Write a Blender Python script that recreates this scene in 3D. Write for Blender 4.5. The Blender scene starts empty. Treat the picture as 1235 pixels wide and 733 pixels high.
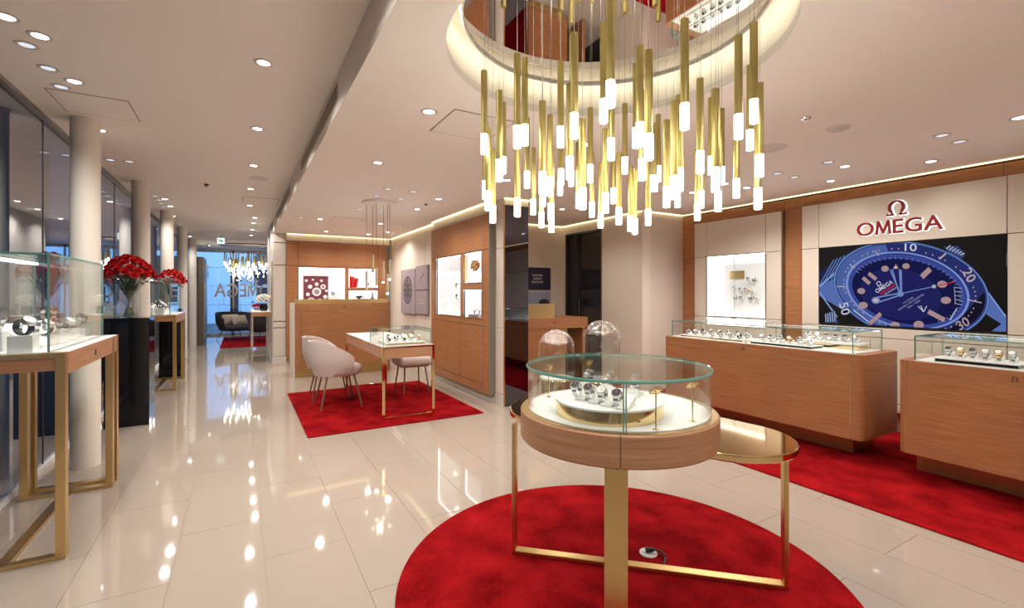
import bpy, bmesh, math, random
from mathutils import Vector, Matrix
R = math.radians
rnd = random.Random(7)
sc = bpy.context.scene
C = sc.collection

# ------------------------------------------------------------------ camera, world, exposure
cam_d = bpy.data.cameras.new('camera'); cam = bpy.data.objects.new('camera', cam_d); C.objects.link(cam)
cam.location = (0, 0, 1.35); cam.rotation_euler = (R(90), 0, R(-30))
cam_d.sensor_width = 36; cam_d.lens = 16.528; cam_d.shift_y = -0.01093; cam_d.clip_start = 0.05
sc.camera = cam
w = bpy.data.worlds.new('dusk'); sc.world = w; w.use_nodes = True
bg = w.node_tree.nodes['Background']; bg.inputs[0].default_value = (0.30, 0.58, 1.0, 1); bg.inputs[1].default_value = 3.2
sc.view_settings.view_transform = 'Standard'; sc.view_settings.look = 'None'
sc.view_settings.exposure = 0.28; sc.view_settings.gamma = 1.0; sc.view_settings.use_curve_mapping = False
try:
    cy = sc.cycles
    cy.use_denoising = True; cy.max_bounces = 10; cy.diffuse_bounces = 7; cy.glossy_bounces = 6
    cy.transparent_max_bounces = 24; cy.transmission_bounces = 8
    cy.sample_clamp_indirect = 6.0; cy.caustics_reflective = False; cy.caustics_refractive = False
except Exception:
    pass
SPOT_W = 31.0          # each recessed downlight
WARM = (1.0, 0.955, 0.88)

# ------------------------------------------------------------------ materials
MATS = {}
def nm(name):
    m = bpy.data.materials.new(name); m.use_nodes = True; MATS[name] = m
    return m, m.node_tree.nodes, m.node_tree.links, m.node_tree.nodes['Principled BSDF']
def plain(name, col, rough=0.5, metal=0.0, spec=0.5, coat=0.0, bump=0.0, bscale=60, emit=None, var=0.0):
    m, n, l, p = nm(name)
    p.inputs['Base Color'].default_value = (*col, 1); p.inputs['Roughness'].default_value = rough
    p.inputs['Metallic'].default_value = metal; p.inputs['Specular IOR Level'].default_value = spec
    p.inputs['Coat Weight'].default_value = coat
    tc = n.new('ShaderNodeTexCoord'); no = n.new('ShaderNodeTexNoise')
    no.inputs['Scale'].default_value = bscale; l.new(tc.outputs['Object'], no.inputs['Vector'])
    if var:
        mx = n.new('ShaderNodeMixRGB'); mx.inputs[0].default_value = 1
        a = [c * (1 - var) for c in col]; b = [min(1, c * (1 + var)) for c in col]
        mx.inputs[1].default_value = (*a, 1); mx.inputs[2].default_value = (*b, 1)
        l.new(no.outputs['Fac'], mx.inputs[0]); l.new(mx.outputs[0], p.inputs['Base Color'])
    if bump:
        b = n.new('ShaderNodeBump'); b.inputs['Strength'].default_value = bump; b.inputs['Distance'].default_value = 0.01
        l.new(no.outputs['Fac'], b.inputs['Height']); l.new(b.outputs[0], p.inputs['Normal'])
    if emit:
        p.inputs['Emission Color'].default_value = (*emit[0], 1); p.inputs['Emission Strength'].default_value = emit[1]
    return m
def emis(name, col, s):
    m = bpy.data.materials.new(name); m.use_nodes = True; n = m.node_tree.nodes; n.clear()
    e = n.new('ShaderNodeEmission'); o = n.new('ShaderNodeOutputMaterial')
    e.inputs[0].default_value = (*col, 1); e.inputs[1].default_value = s
    m.node_tree.links.new(e.outputs[0], o.inputs[0]); MATS[name] = m; return m
def wood(name, c1, c2, axis=1, rough=0.42):
    """horizontal straight grain; axis = the direction the grain runs along"""
    m, n, l, p = nm(name)
    tc = n.new('ShaderNodeTexCoord'); mp = n.new('ShaderNodeMapping')
    sca = [90, 90, 90]
    for k in axis if isinstance(axis, tuple) else (axis,): sca[k] = 3.0
    mp.inputs['Scale'].default_value = sca
    no = n.new('ShaderNodeTexNoise'); no.inputs['Scale'].default_value = 1.0; no.inputs['Detail'].default_value = 5; no.inputs['Roughness'].default_value = 0.65
    big = n.new('ShaderNodeTexNoise'); big.inputs['Scale'].default_value = 1.7
    cr = n.new('ShaderNodeValToRGB'); cr.color_ramp.elements[0].position = 0.33; cr.color_ramp.elements[1].position = 0.68
    cr.color_ramp.elements[0].color = (*c1, 1); cr.color_ramp.elements[1].color = (*c2, 1)
    mx = n.new('ShaderNodeMixRGB'); mx.blend_type = 'MULTIPLY'; mx.inputs[0].default_value = 0.25
    l.new(tc.outputs['Object'], mp.inputs[0]); l.new(mp.outputs[0], no.inputs['Vector']); l.new(tc.outputs['Object'], big.inputs['Vector'])
    l.new(no.outputs['Fac'], cr.inputs[0]); l.new(cr.outputs[0], mx.inputs[1]); l.new(big.outputs['Fac'], mx.inputs[2])
    l.new(mx.outputs[0], p.inputs['Base Color']); p.inputs['Roughness'].default_value = rough
    b = n.new('ShaderNodeBump'); b.inputs['Strength'].default_value = 0.08; b.inputs['Distance'].default_value = 0.003
    l.new(no.outputs['Fac'], b.inputs['Height']); l.new(b.outputs[0], p.inputs['Normal'])
    return m
def glass(name, tint, base=0.0, ior=1.45, gloss=(1, 1, 1)):
    """thin sheet: straight-through transmission plus a fresnel mirror reflection"""
    m = bpy.data.materials.new(name); m.use_nodes = True; n = m.node_tree.nodes; l = m.node_tree.links; n.clear()
    t = n.new('ShaderNodeBsdfTransparent'); t.inputs[0].default_value = (*tint, 1)
    g = n.new('ShaderNodeBsdfGlossy'); g.inputs['Roughness'].default_value = 0.0; g.inputs[0].default_value = (*gloss, 1)
    lw = n.new('ShaderNodeLayerWeight'); lw.inputs[0].default_value = 0.5; f0 = ((ior - 1) / (ior + 1)) ** 2
    f = n.new('ShaderNodeMath'); f.operation = 'POWER'; f.inputs[1].default_value = 5.0; l.new(lw.outputs['Facing'], f.inputs[0])
    base = base + (1 - base) * f0
    ma = n.new('ShaderNodeMath'); ma.operation = 'MULTIPLY_ADD'; ma.inputs[1].default_value = 1 - base; ma.inputs[2].default_value = base
    mx = n.new('ShaderNodeMixShader'); o = n.new('ShaderNodeOutputMaterial')
    l.new(f.outputs[0], ma.inputs[0]); l.new(ma.outputs[0], mx.inputs[0]); l.new(t.outputs[0], mx.inputs[1]); l.new(g.outputs[0], mx.inputs[2]); l.new(mx.outputs[0], o.inputs[0])
    MATS[name] = m; return m
def carpet(name, c1, c2):
    m, n, l, p = nm(name)
    tc = n.new('ShaderNodeTexCoord')
    a = n.new('ShaderNodeTexNoise'); a.inputs['Scale'].default_value = 190; a.inputs['Detail'].default_value = 4
    b = n.new('ShaderNodeTexNoise'); b.inputs['Scale'].default_value = 4.5; b.inputs['Detail'].default_value = 4
    add = n.new('ShaderNodeMath'); add.operation = 'MULTIPLY_ADD'; add.inputs[1].default_value = 0.62
    l.new(tc.outputs['Object'], a.inputs['Vector']); l.new(tc.outputs['Object'], b.inputs['Vector'])
    l.new(a.outputs['Fac'], add.inputs[0]); l.new(b.outputs['Fac'], add.inputs[2])
    cr = n.new('ShaderNodeValToRGB'); cr.color_ramp.elements[0].position = 0.60; cr.color_ramp.elements[1].position = 1.0
    cr.color_ramp.elements[0].color = (*c1, 1); cr.color_ramp.elements[1].color = (*c2, 1)
    l.new(add.outputs[0], cr.inputs[0]); l.new(cr.outputs[0], p.inputs['Base Color'])
    p.inputs['Roughness'].default_value = 0.95; p.inputs['Specular IOR Level'].default_value = 0.02
    p.inputs['Sheen Weight'].default_value = 0.0; p.inputs['Sheen Tint'].default_value = (0.9, 0.1, 0.12, 1)
    bp = n.new('ShaderNodeBump'); bp.inputs['Strength'].default_value = 0.7; bp.inputs['Distance'].default_value = 0.006
    l.new(add.outputs[0], bp.inputs['Height']); l.new(bp.outputs[0], p.inputs['Normal'])
    return m

plain('tile', (0.405, 0.338, 0.282), 0.045, spec=0.62, var=0.03, bscale=3)
plain('grout', (0.42, 0.34, 0.27), 0.6)
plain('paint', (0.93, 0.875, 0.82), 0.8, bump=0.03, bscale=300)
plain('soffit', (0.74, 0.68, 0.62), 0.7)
plain('cream', (0.74, 0.655, 0.55), 0.7, bump=0.04, bscale=200)
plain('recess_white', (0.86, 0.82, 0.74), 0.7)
plain('leather', (0.70, 0.62, 0.53), 0.55, bump=0.12, bscale=260)
plain('wallcloth', (0.67, 0.58, 0.50), 0.7, bump=0.1, bscale=400)
plain('pierstone', (0.60, 0.54, 0.485), 0.5, bump=0.05, bscale=120)
wood('wood', (0.36, 0.140, 0.050), (0.52, 0.235, 0.098), axis=(0, 1))
wood('wood_pale', (0.40, 0.185, 0.09), (0.56, 0.295, 0.16), axis=(0, 1))
plain('gold', (0.66, 0.46, 0.20), 0.28, 1.0, bump=0.02, bscale=200)
plain('gold_polished', (0.80, 0.60, 0.31), 0.06, 1.0)
plain('gold_tube', (0.47, 0.39, 0.145), 0.42, 0.85)
plain('brass_plinth', (0.46, 0.31, 0.13), 0.38, 1.0)
plain('champagne', (0.78, 0.68, 0.48), 0.35, 0.9)
plain('bronze', (0.30, 0.235, 0.17), 0.4, 0.9)
plain('chrome', (0.82, 0.82, 0.84), 0.12, 1.0)
plain('steel', (0.62, 0.62, 0.64), 0.2, 1.0)
plain('dark_steel', (0.10, 0.10, 0.12), 0.3, 0.8)
plain('grey_edge', (0.23, 0.215, 0.19), 0.4, 0.3)
plain('mirror', (0.86, 0.83, 0.80), 0.0, 1.0)
plain('dark_mirror', (0.14, 0.14, 0.175), 0.0, 1.0)
plain('black_gloss', (0.005, 0.005, 0.007), 0.03, spec=0.35)
plain('black', (0.012, 0.012, 0.014), 0.4)
plain('screen_black', (0.003, 0.003, 0.004), 0.6, spec=0.15)
plain('dark_door', (0.018, 0.016, 0.016), 0.1, spec=0.6)
plain('white', (0.86, 0.85, 0.85), 0.45)
plain('white_satin', (0.88, 0.87, 0.86), 0.35)
plain('column', (0.78, 0.73, 0.66), 0.55)
plain('chair_cloth', (0.60, 0.515, 0.48), 0.85, bump=0.15, bscale=500)
plain('dark_cloth', (0.035, 0.033, 0.036), 0.8, bump=0.1, bscale=500)
plain('cushion_cloth', (0.50, 0.43, 0.35), 0.85, bump=0.1, bscale=400)
plain('taupe', (0.115, 0.095, 0.07), 0.5)
plain('drawer_grey', (0.34, 0.31, 0.28), 0.5)
plain('leaf', (0.03, 0.09, 0.02), 0.5, var=0.4, bscale=30)
plain('stem', (0.035, 0.085, 0.025), 0.5)
plain('rose', (0.56, 0.006, 0.012), 0.6, var=0.25, bscale=40)
plain('white_flower', (0.78, 0.75, 0.70), 0.7)
plain('red_paper', (0.62, 0.015, 0.02), 0.5)
plain('navy', (0.018, 0.015, 0.045), 0.5)
plain('mauve', (0.36, 0.29, 0.315), 0.7)
plain('mauve_dark', (0.10, 0.075, 0.085), 0.7)
plain('bluegrey', (0.30, 0.32, 0.42), 0.6)
plain('print_dark', (0.05, 0.03, 0.045), 0.6)
plain('print_wine', (0.17, 0.03, 0.045), 0.6)
plain('sign_red', (0.27, 0.006, 0.009), 0.3, spec=0.5)
plain('pavement', (0.10, 0.11, 0.13), 0.8, var=0.2, bscale=4)
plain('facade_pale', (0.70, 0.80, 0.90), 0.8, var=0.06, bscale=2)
plain('facade_joint', (0.5, 0.54, 0.6), 0.9)
plain('facade_dark', (0.02, 0.022, 0.03), 0.8, var=0.2, bscale=1)  # street shade put into the facing building's colour; also colours the dark post
plain('street_glass', (0.03, 0.04, 0.06), 0.05, spec=0.8)
plain('grille', (0.40, 0.36, 0.32), 0.5)
plain('detector', (0.72, 0.68, 0.64), 0.5)
plain('trim_ring', (0.66, 0.61, 0.57), 0.35)
plain('exit_green', (0.0, 0.22, 0.12), 0.5, emit=((0.0, 0.35, 0.2), 0.5))
plain('exit_white', (0.8, 0.85, 0.8), 0.5, emit=((0.8, 1.0, 0.9), 0.8))
plain('niche_glow', (0.86, 0.85, 0.86), 0.5, emit=((1.0, 0.97, 0.98), 0.24))  # white niche walls with a weak glow added to brighten the interior
carpet('carpet', (0.14, 0.002, 0.0035), (0.365, 0.009, 0.012))
glass('glass', (0.965, 0.985, 0.975), 0.0, 1.4)
glass('dome_glass', (0.985, 0.99, 0.99), 0.0, 1.75)
glass('shopfront', (0.40, 0.45, 0.52), 0.42, 1.6, (0.86, 0.88, 0.92))
glass('shopfront_end', (0.95, 0.97, 0.98), 0.0, 1.5)
plain('glass_edge', (0.16, 0.40, 0.34), 0.08, spec=0.8)
emis('tip', (1.0, 0.91, 0.78), 18.0)
emis('tip_small', (1.0, 0.91, 0.78), 6.0)
emis('lamp_on', (1.0, 0.94, 0.86), 14.0)
emis('lamp_dim', (0.85, 0.9, 1.0), 0.75)
emis('cove', (1.0, 0.83, 0.46), 2.4)
emis('cove_ring', (1.0, 0.90, 0.66), 9.0)
emis('led', (1.0, 0.97, 0.97), 8.0)
emis('halo', (1.0, 0.96, 0.92), 1.3)
emis('case_led', (1.0, 0.98, 0.96), 4.0)

# ------------------------------------------------------------------ mesh builder
class MB:
    def __init__(s): s.v = []; s.f = []; s.m = []
    def add(s, vs, fs, mi=0):
        b = len(s.v); s.v += [tuple(p) for p in vs]
        for f in fs: s.f.append([b + i for i in f]); s.m.append(mi)
        return s
    def box(s, x0, x1, y0, y1, z0, z1, mi=0):
        x0, x1 = min(x0, x1), max(x0, x1); y0, y1 = min(y0, y1), max(y0, y1); z0, z1 = min(z0, z1), max(z0, z1)
        v = [(x, y, z) for z in (z0, z1) for y in (y0, y1) for x in (x0, x1)]
        return s.add(v, [(0, 2, 3, 1), (4, 5, 7, 6), (0, 1, 5, 4), (2, 6, 7, 3), (0, 4, 6, 2), (1, 3, 7, 5)], mi)
    def pane(s, x0, x1, y0, y1, z0, z1):
        """glass sheet: the two large faces clear (0), the rim green (1)"""
        d = [abs(x1 - x0), abs(y1 - y0), abs(z1 - z0)]; k = d.index(min(d))
        n0 = len(s.m); s.box(x0, x1, y0, y1, z0, z1)
        big = {2: (0, 1), 1: (2, 3), 0: (4, 5)}[k]
        for i in range(6): s.m[n0 + i] = 0 if i in big else 1
        return s
    def tube(s, p0, p1, r0, r1=None, n=12, caps=True, mi=0):
        r1 = r0 if r1 is None else r1
        p0 = Vector(p0); p1 = Vector(p1); d = (p1 - p0).normalized()
        u = d.cross(Vector((0, 0, 1)));
        if u.length < 1e-4: u = Vector((1, 0, 0))
        u.normalize(); t = d.cross(u)
        v = []
        for p, r in ((p0, r0), (p1, r1)):
            for i in range(n):
                a = 2 * math.pi * i / n; v.append(p + u * (r * math.cos(a)) + t * (r * math.sin(a)))
        f = [(i, (i + 1) % n, n + (i + 1) % n, n + i) for i in range(n)]
        if caps: f += [tuple(range(n))[::-1], tuple(range(n, 2 * n))]
        return s.add(v, f, mi)
    def path(s, pts, r, n=8, closed=False, mi=0):
        pts = [Vector(p) for p in pts]; m = len(pts); v = []
        up = Vector((0.13, 0.21, 0.97))
        for i, p in enumerate(pts):
            a = pts[(i - 1) % m] if (i > 0 or closed) else p; b = pts[(i + 1) % m] if (i < m - 1 or closed) else p
            d = (b - a).normalized(); u = d.cross(up).normalized(); t = d.cross(u)
            for k in range(n):
                q = 2 * math.pi * k / n; v.append(p + u * (r * math.cos(q)) + t * (r * math.sin(q)))
        f = []
        for i in range(m if closed else m - 1):
            j = (i + 1) % m
            f += [(i * n + k, i * n + (k + 1) % n, j * n + (k + 1) % n, j * n + k) for k in range(n)]
        if not closed: f += [tuple(range(n))[::-1], tuple(range((m - 1) * n, m * n))]
        return s.add(v, f, mi)
    def lathe(s, prof, cx=0, cy=0, n=32, mi=0, closed=False, a0=0, a1=2 * math.pi):
        full = abs(a1 - a0) > 6.28; cnt = n if full else n + 1
        v = []; ring = []
        for r, z in prof:
            if r < 1e-6: ring.append([len(v)] * cnt); v.append((cx, cy, z))
            else:
                ring.append(list(range(len(v), len(v) + cnt)))
                for i in range(cnt):
                    a = a0 + (a1 - a0) * i / n; v.append((cx + r * math.cos(a), cy + r * math.sin(a), z))
        f = []
        pr = list(range(len(prof))); pairs = list(zip(pr, pr[1:])) + ([(pr[-1], 0)] if closed else [])
        for a, b in pairs:
            for i in range(n):
                j = (i + 1) % cnt
                q = [ring[a][i], ring[a][j], ring[b][j], ring[b][i]]
                q2 = []
                for x in q:
                    if x not in q2: q2.append(x)
                if len(q2) > 2: f.append(q2)
        return s.add(v, f, mi)
    def prism(s, poly, fn, c0, c1, mi=0):
        n = len(poly); v = [fn(a, b, c0) for a, b in poly] + [fn(a, b, c1) for a, b in poly]
        f = [tuple(range(n))[::-1], tuple(range(n, 2 * n))] + [(i, (i + 1) % n, n + (i + 1) % n, n + i) for i in range(n)]
        return s.add(v, f, mi)
    def build(s, name, mats, parent=None, smooth=False, bevel=0.0, angle=35, seg=2):
        me = bpy.data.meshes.new(name)
        off = Vector((0, 0, 0))
        if parent is not None: off = world_loc(parent)
        me.from_pydata([tuple(Vector(p) - off) for p in s.v], [], s.f)
        mats = mats if isinstance(mats, (list, tuple)) else [mats]
        for m in mats: me.materials.append(MATS[m])
        for p, mi in zip(me.polygons, s.m): p.material_index = min(mi, len(mats) - 1)
        bm = bmesh.new(); bm.from_mesh(me); bmesh.ops.recalc_face_normals(bm, faces=bm.faces[:]); bm.to_mesh(me); bm.free()
        if smooth:
            for p in me.polygons: p.use_smooth = True
            me.set_sharp_from_angle(angle=R(angle))
        o = bpy.data.objects.new(name, me); C.objects.link(o)
        if parent is not None: o.parent = parent
        if bevel:
            b = o.modifiers.new('bevel', 'BEVEL'); b.width = bevel; b.segments = seg; b.limit_method = 'ANGLE'; b.angle_limit = R(40)
        return o
WL = {}
def world_loc(o):
    p = Vector(o.location)
    while o.parent is not None: o = o.parent; p += Vector(o.location)
    return p
def tag(o, label, cat, group=None):
    o['label'] = label; o['category'] = cat
    if group: o['group'] = group
    return o
def thing(name, label, cat, loc=(0, 0, 0), group=None):
    o = bpy.data.objects.new(name, None); o.empty_display_size = 0.05; C.objects.link(o); o.location = loc
    return tag(o, label, cat, group)
def solo(name, mb, mats, label, cat, group=None, **kw):
    xs = [p[0] for p in mb.v]; ys = [p[1] for p in mb.v]; zs = [p[2] for p in mb.v]
    off = Vector(((min(xs) + max(xs)) / 2, (min(ys) + max(ys)) / 2, min(zs)))
    mb.v = [tuple(Vector(p) - off) for p in mb.v]
    o = mb.build(name, mats, None, **kw); o.location = off
    return tag(o, label, cat, group)
def struct(name, mb, mats, parent=None, **kw):
    o = mb.build(name, mats, parent, **kw)
    if parent is None: o['kind'] = 'structure'
    return o
def copy_tree(root, loc, rotz=0.0, label=None, group=None):
    r = root.copy(); C.objects.link(r); r.location = loc; r.rotation_euler = (0, 0, rotz)
    if label: r['label'] = label
    if group: r['group'] = group
    for ch in root.children:
        c = ch.copy(); C.objects.link(c); c.parent = r
        for g in ch.children:
            d = g.copy(); C.objects.link(d); d.parent = c
    return r
ORD = ['first', 'second', 'third', 'fourth', 'fifth', 'sixth', 'seventh', 'eighth', 'ninth', 'tenth', 'eleventh', 'twelfth', 'thirteenth', 'fourteenth', 'fifteenth', 'sixteenth']
def B(*a): return MB().box(*a)
# planes to draw flat work on: (a right, b up, c out of the surface)
def onwall_mx(x, y, z): return lambda a, b, c: (x - c, y - a, z + b)      # surface facing -x
def onwall_px(x, y, z): return lambda a, b, c: (x + c, y + a, z + b)      # surface facing +x
def onwall_my(x, y, z): return lambda a, b, c: (x + a, y - c, z + b)      # surface facing -y
def circ(cx, cy, r, n=20, ry=None, rot=0.0):
    ry = ry or r; o = []
    for i in range(n):
        a = 2 * math.pi * i / n; x, y = r * math.cos(a), ry * math.sin(a)
        o.append((cx + x * math.cos(rot) - y * math.sin(rot), cy + x * math.sin(rot) + y * math.cos(rot)))
    return o
def omega(mb, fn, s, c0, c1, mi=0, fat=1.0, grow=0.0):
    """the omega emblem, s = its height"""
    n = 26; ro = 0.46 * s; cyy = 0.52 * s
    A0, A1 = R(-52), R(232)
    for i in range(n):
        q = []
        for k in (i, i + 1):
            a = A0 + (A1 - A0) * k / n
            th = (0.10 + 0.07 * abs(math.cos(a))) * s * fat
            q.append((a, th))
        (a, ta), (b, tb) = q
        P = lambda ang, r: (r * 1.04 * math.cos(ang), cyy + r * math.sin(ang))
        mb.prism([P(a, ro + grow), P(b, ro + grow), P(b, ro - tb - grow), P(a, ro - ta - grow)], fn, c0, c1, mi)
    for sg in (-1, 1):
        x0, x1 = 0.14 * s, 0.54 * s
        mb.prism([(sg * (x0 - grow), -grow), (sg * (x1 + grow), -grow), (sg * (x1 + grow), 0.16 * s), (sg * (x1 - .05 * s - grow), 0.16 * s), (sg * (x1 - .08 * s), 0.11 * s + grow), (sg * (x0 - grow), 0.11 * s + grow)], fn, c0, c1, mi)
        mb.prism([(sg * (0.14 * s - grow), 0.0), (sg * (0.25 * s + grow), 0.0), (sg * (0.32 * s + grow), 0.2 * s), (sg * (0.20 * s - grow), 0.2 * s)], fn, c0, c1, mi)
def text_mesh(body, size, extrude=0.0, offset=0.0, sx=1.0, align='CENTER'):
    cu = bpy.data.curves.new('t', 'FONT'); cu.body = body; cu.size = size; cu.extrude = extrude; cu.offset = offset
    cu.align_x = align; cu.align_y = 'CENTER'; cu.resolution_u = 3
    ob = bpy.data.objects.new('t', cu); C.objects.link(ob)
    me = bpy.data.meshes.new_from_object(ob.evaluated_get(bpy.context.evaluated_depsgraph_get()))
    v = [(p.co.x * sx, p.co.y, p.co.z) for p in me.vertices]; f = [tuple(p.vertices) for p in me.polygons]
    bpy.data.objects.remove(ob); bpy.data.curves.remove(cu); bpy.data.meshes.remove(me)
    return v, f
M_OUT = [(0, 0), (.11, 1), (.27, 1), (.54, .36), (.81, 1), (.97, 1), (1.08, 0), (.91, 0), (.845, .64), (.60, .06), (.48, .06), (.235, .64), (.17, 0)]
def put_letter(mb, ch, size, fn, c, sx, extrude, offset):
    """one sign letter; the M is drawn as its own outline with true sharp vertices"""
    if ch != 'M': return put_text(mb, ch, size, fn, c, sx=sx, extrude=extrude, offset=offset, align='LEFT')
    v, f = text_mesh('E', size, 0, offset, 1.0, 'LEFT'); y0, y1 = min(p[1] for p in v), max(p[1] for p in v)
    v, f = text_mesh('M', size, 0, 0, 1.0, 'LEFT'); x0, x1 = min(p[0] for p in v) - offset, max(p[0] for p in v) + offset
    g = offset * .7
    poly = [((x0 + (x1 - x0) * a / 1.08 + (g if .2 < a < .5 or a > .93 else -g) * (1 if b < .9 else .3)) * sx, y0 + (y1 - y0) * b) for a, b in M_OUT] if offset > .004 and size < .3 else [((x0 + (x1 - x0) * a / 1.08) * sx, y0 + (y1 - y0) * b) for a, b in M_OUT]
    return mb.prism(poly, fn, c - extrude, c + extrude)
def put_text(mb, body, size, fn, c=0.001, sx=1.0, rot=0.0, at=(0, 0), extrude=0.0, offset=0.0, mi=0, align='CENTER'):
    v, f = text_mesh(body, size, extrude, offset, sx, align)
    cr, sr = math.cos(rot), math.sin(rot)
    mb.add([fn(at[0] + x * cr - y * sr, at[1] + x * sr + y * cr, c + z) for x, y, z in v], f, mi)
    return mb

# room numbers (metres; the camera stands at x=0, y=0; +y runs along the shop)
XG = -1.31; XS = 0.52; ZH = 2.70; ZL = 2.47; XR = 5.5; YB = 9.8; XW = 2.70
# ================================================================== SETTING
fl = B(-1.45, 6.0, -3.4, 17.6, -0.15, -0.004); floor = struct('floor', fl, 'grout')
TW, TL = 0.396, 1.02
tm = None
def tile_obj(x0, x1, y0, y1):
    g = 0.0012
    return B(x0 + g, x1 - g, y0 + g, y1 - g, -0.012, 0.0).build('tile', 'tile', floor)
std = None; ntile = 0; rest = MB()
for i in range(-3, 16):
    x0 = -0.289 + TW * i; x1 = x0 + TW
    x0c, x1c = max(x0, -1.29), min(x1, 5.75)
    ph = 3.18 if i % 2 == 0 else 2.69
    for j in range(-7, 16):
        y0 = ph + TL * j; y1 = y0 + TL
        y0c, y1c = max(y0, -3.2), min(y1, 17.5)
        if y1c - y0c < 0.02 or x1c - x0c < 0.02: continue
        near = 0.3 < y1 and y0 < 9.9 and x0 > -1.7 and (x0 < 2.7 or y1 < 5.0) and not (x0 > 3.4)
        # things the camera can look at get a tile of their own
        vis = near and (x0 * 0.5 + y1 * 0.866) > 0.9
        if vis and ntile < 290:
            if abs(x0c - x0) < 1e-6 and abs(x1c - x1) < 1e-6 and y0 >= -3.2:
                if std is None: std = tile_obj(x0, x1, y0, y1); std_c = ((x0), (y0))
                else:
                    c = std.copy(); C.objects.link(c); c.parent = floor; c.location = (x0 - std_c[0], y0 - std_c[1], 0)
            else: tile_obj(x0c, x1c, y0c, y1c)
            ntile += 1
        else:
            g = 0.0012; rest.box(x0c + g, x1c - g, y0c + g, y1c - g, -0.012, 0.0)
ro = rest.build('far_tiles', 'tile', floor); ro['kind'] = 'stuff'

# ceilings
mb = B(XG - 0.1, XS, -3.3, 17.6, ZH, ZH + 0.1); mb.box(XS, 4.0, 11.2, 17.6, ZH, ZH + 0.1)
ceil_hi = struct('ceiling', mb, 'paint')
HC = (1.505, 1.684); HR = 0.765
mb = MB(); rect = (XS, 5.9, -3.3, 10.2)
angs = [2 * math.pi * i / 96 for i in range(96)]
for cx, cy_ in ((rect[0], rect[2]), (rect[1], rect[2]), (rect[0], rect[3]), (rect[1], rect[3])):
    angs.append(math.atan2(cy_ - HC[1], cx - HC[0]) % (2 * math.pi))
angs.sort()
def rp(a):
    dx, dy = math.cos(a), math.sin(a); t = 1e9
    for lo, hi, o, d in ((rect[0], rect[1], HC[0], dx), (rect[2], rect[3], HC[1], dy)):
        if d > 1e-9: t = min(t, (hi - o) / d)
        if d < -1e-9: t = min(t, (lo - o) / d)
    return (HC[0] + dx * t, HC[1] + dy * t)
n = len(angs); vs = []
for a in angs: vs += [(HC[0] + HR * math.cos(a), HC[1] + HR * math.sin(a), ZL), (*rp(a), ZL)]
mb.add(vs, [(2 * i, 2 * i + 1, 2 * ((i + 1) % n) + 1, 2 * ((i + 1) % n)) for i in range(n)])
ceil_lo = struct('ceiling', mb, 'paint')
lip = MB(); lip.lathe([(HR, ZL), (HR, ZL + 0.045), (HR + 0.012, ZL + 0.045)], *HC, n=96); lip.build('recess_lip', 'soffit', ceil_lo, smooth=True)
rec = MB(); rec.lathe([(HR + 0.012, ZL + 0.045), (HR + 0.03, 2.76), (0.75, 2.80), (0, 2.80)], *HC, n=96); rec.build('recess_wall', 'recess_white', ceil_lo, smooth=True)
rg = MB(); rg.lathe([(0.686, 2.628), (0.694, 2.628), (0.694, 2.665), (0.686, 2.665)], *HC, n=96, closed=True); rg.build('mirror_ring', 'soffit', ceil_lo, smooth=True)
md = MB(); md.lathe([(0.0, 2.640), (0.686, 2.640), (0.686, 2.665), (0, 2.665)], *HC, n=96); md.build('mirror_disc', 'mirror', ceil_lo, smooth=True)
lr = MB(); lr.lathe([(0.700, 2.668), (0.708, 2.668), (0.708, 2.680), (0.700, 2.680)], *HC, n=96, closed=True); lr.build('cove_light', 'cove_ring', ceil_lo)
# soffit face with grilles
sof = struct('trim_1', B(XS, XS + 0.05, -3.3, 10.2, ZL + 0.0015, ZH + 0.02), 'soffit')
for y0, y1 in ((3.05, 5.03), (6.25, 8.6)):
    B(XS - 0.004, XS + 0.001, y0, y1, 2.545, 2.645).build('grille_frame', 'grille', sof)
    for k in range(5):
        B(XS - 0.010, XS - 0.003, y0 + .02, y1 - .02, 2.556 + .017 * k, 2.565 + .017 * k).build('grille_slat', 'bronze', sof)
def access_panel(x0, x1, y0, y1, zc, parent):
    B(x0, x1, y0, y1, zc - 0.004, zc + 0.001).build('access_panel', 'paint', parent, bevel=0.001)
    g = 0.006; m = MB()
    m.box(x0 - g, x0, y0 - g, y1 + g, zc - 0.003, zc + 0.001); m.box(x1, x1 + g, y0 - g, y1 + g, zc - 0.003, zc + 0.001)
    m.box(x0, x1, y0 - g, y0, zc - 0.003, zc + 0.001); m.box(x0, x1, y1, y1 + g, zc - 0.003, zc + 0.001)
    m.build('access_panel_joint', 'bronze', parent)
access_panel(-1.115, -0.69, 4.225, 4.675, ZH, ceil_hi); access_panel(0.03, 0.48, 7.57, 8.07, ZH, ceil_hi)
access_panel(1.135, 1.553, 2.66, 3.09, ZL, ceil_lo); access_panel(1.2, 1.63, 7.3, 7.75, ZL, ceil_lo)

# outer shell behind the finishes
struct('wall_front', B(-1.45, 6.0, -3.45, -3.3, 0, 2.8), 'cream')
wall_right = struct('wall_right', B(5.78, 5.95, -3.4, 4.9, 0, 2.8), 'wood')
wall_back = struct('wall_back', B(0.8, 3.0, 10.10, 10.25, 0, 2.8), 'cream')

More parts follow.
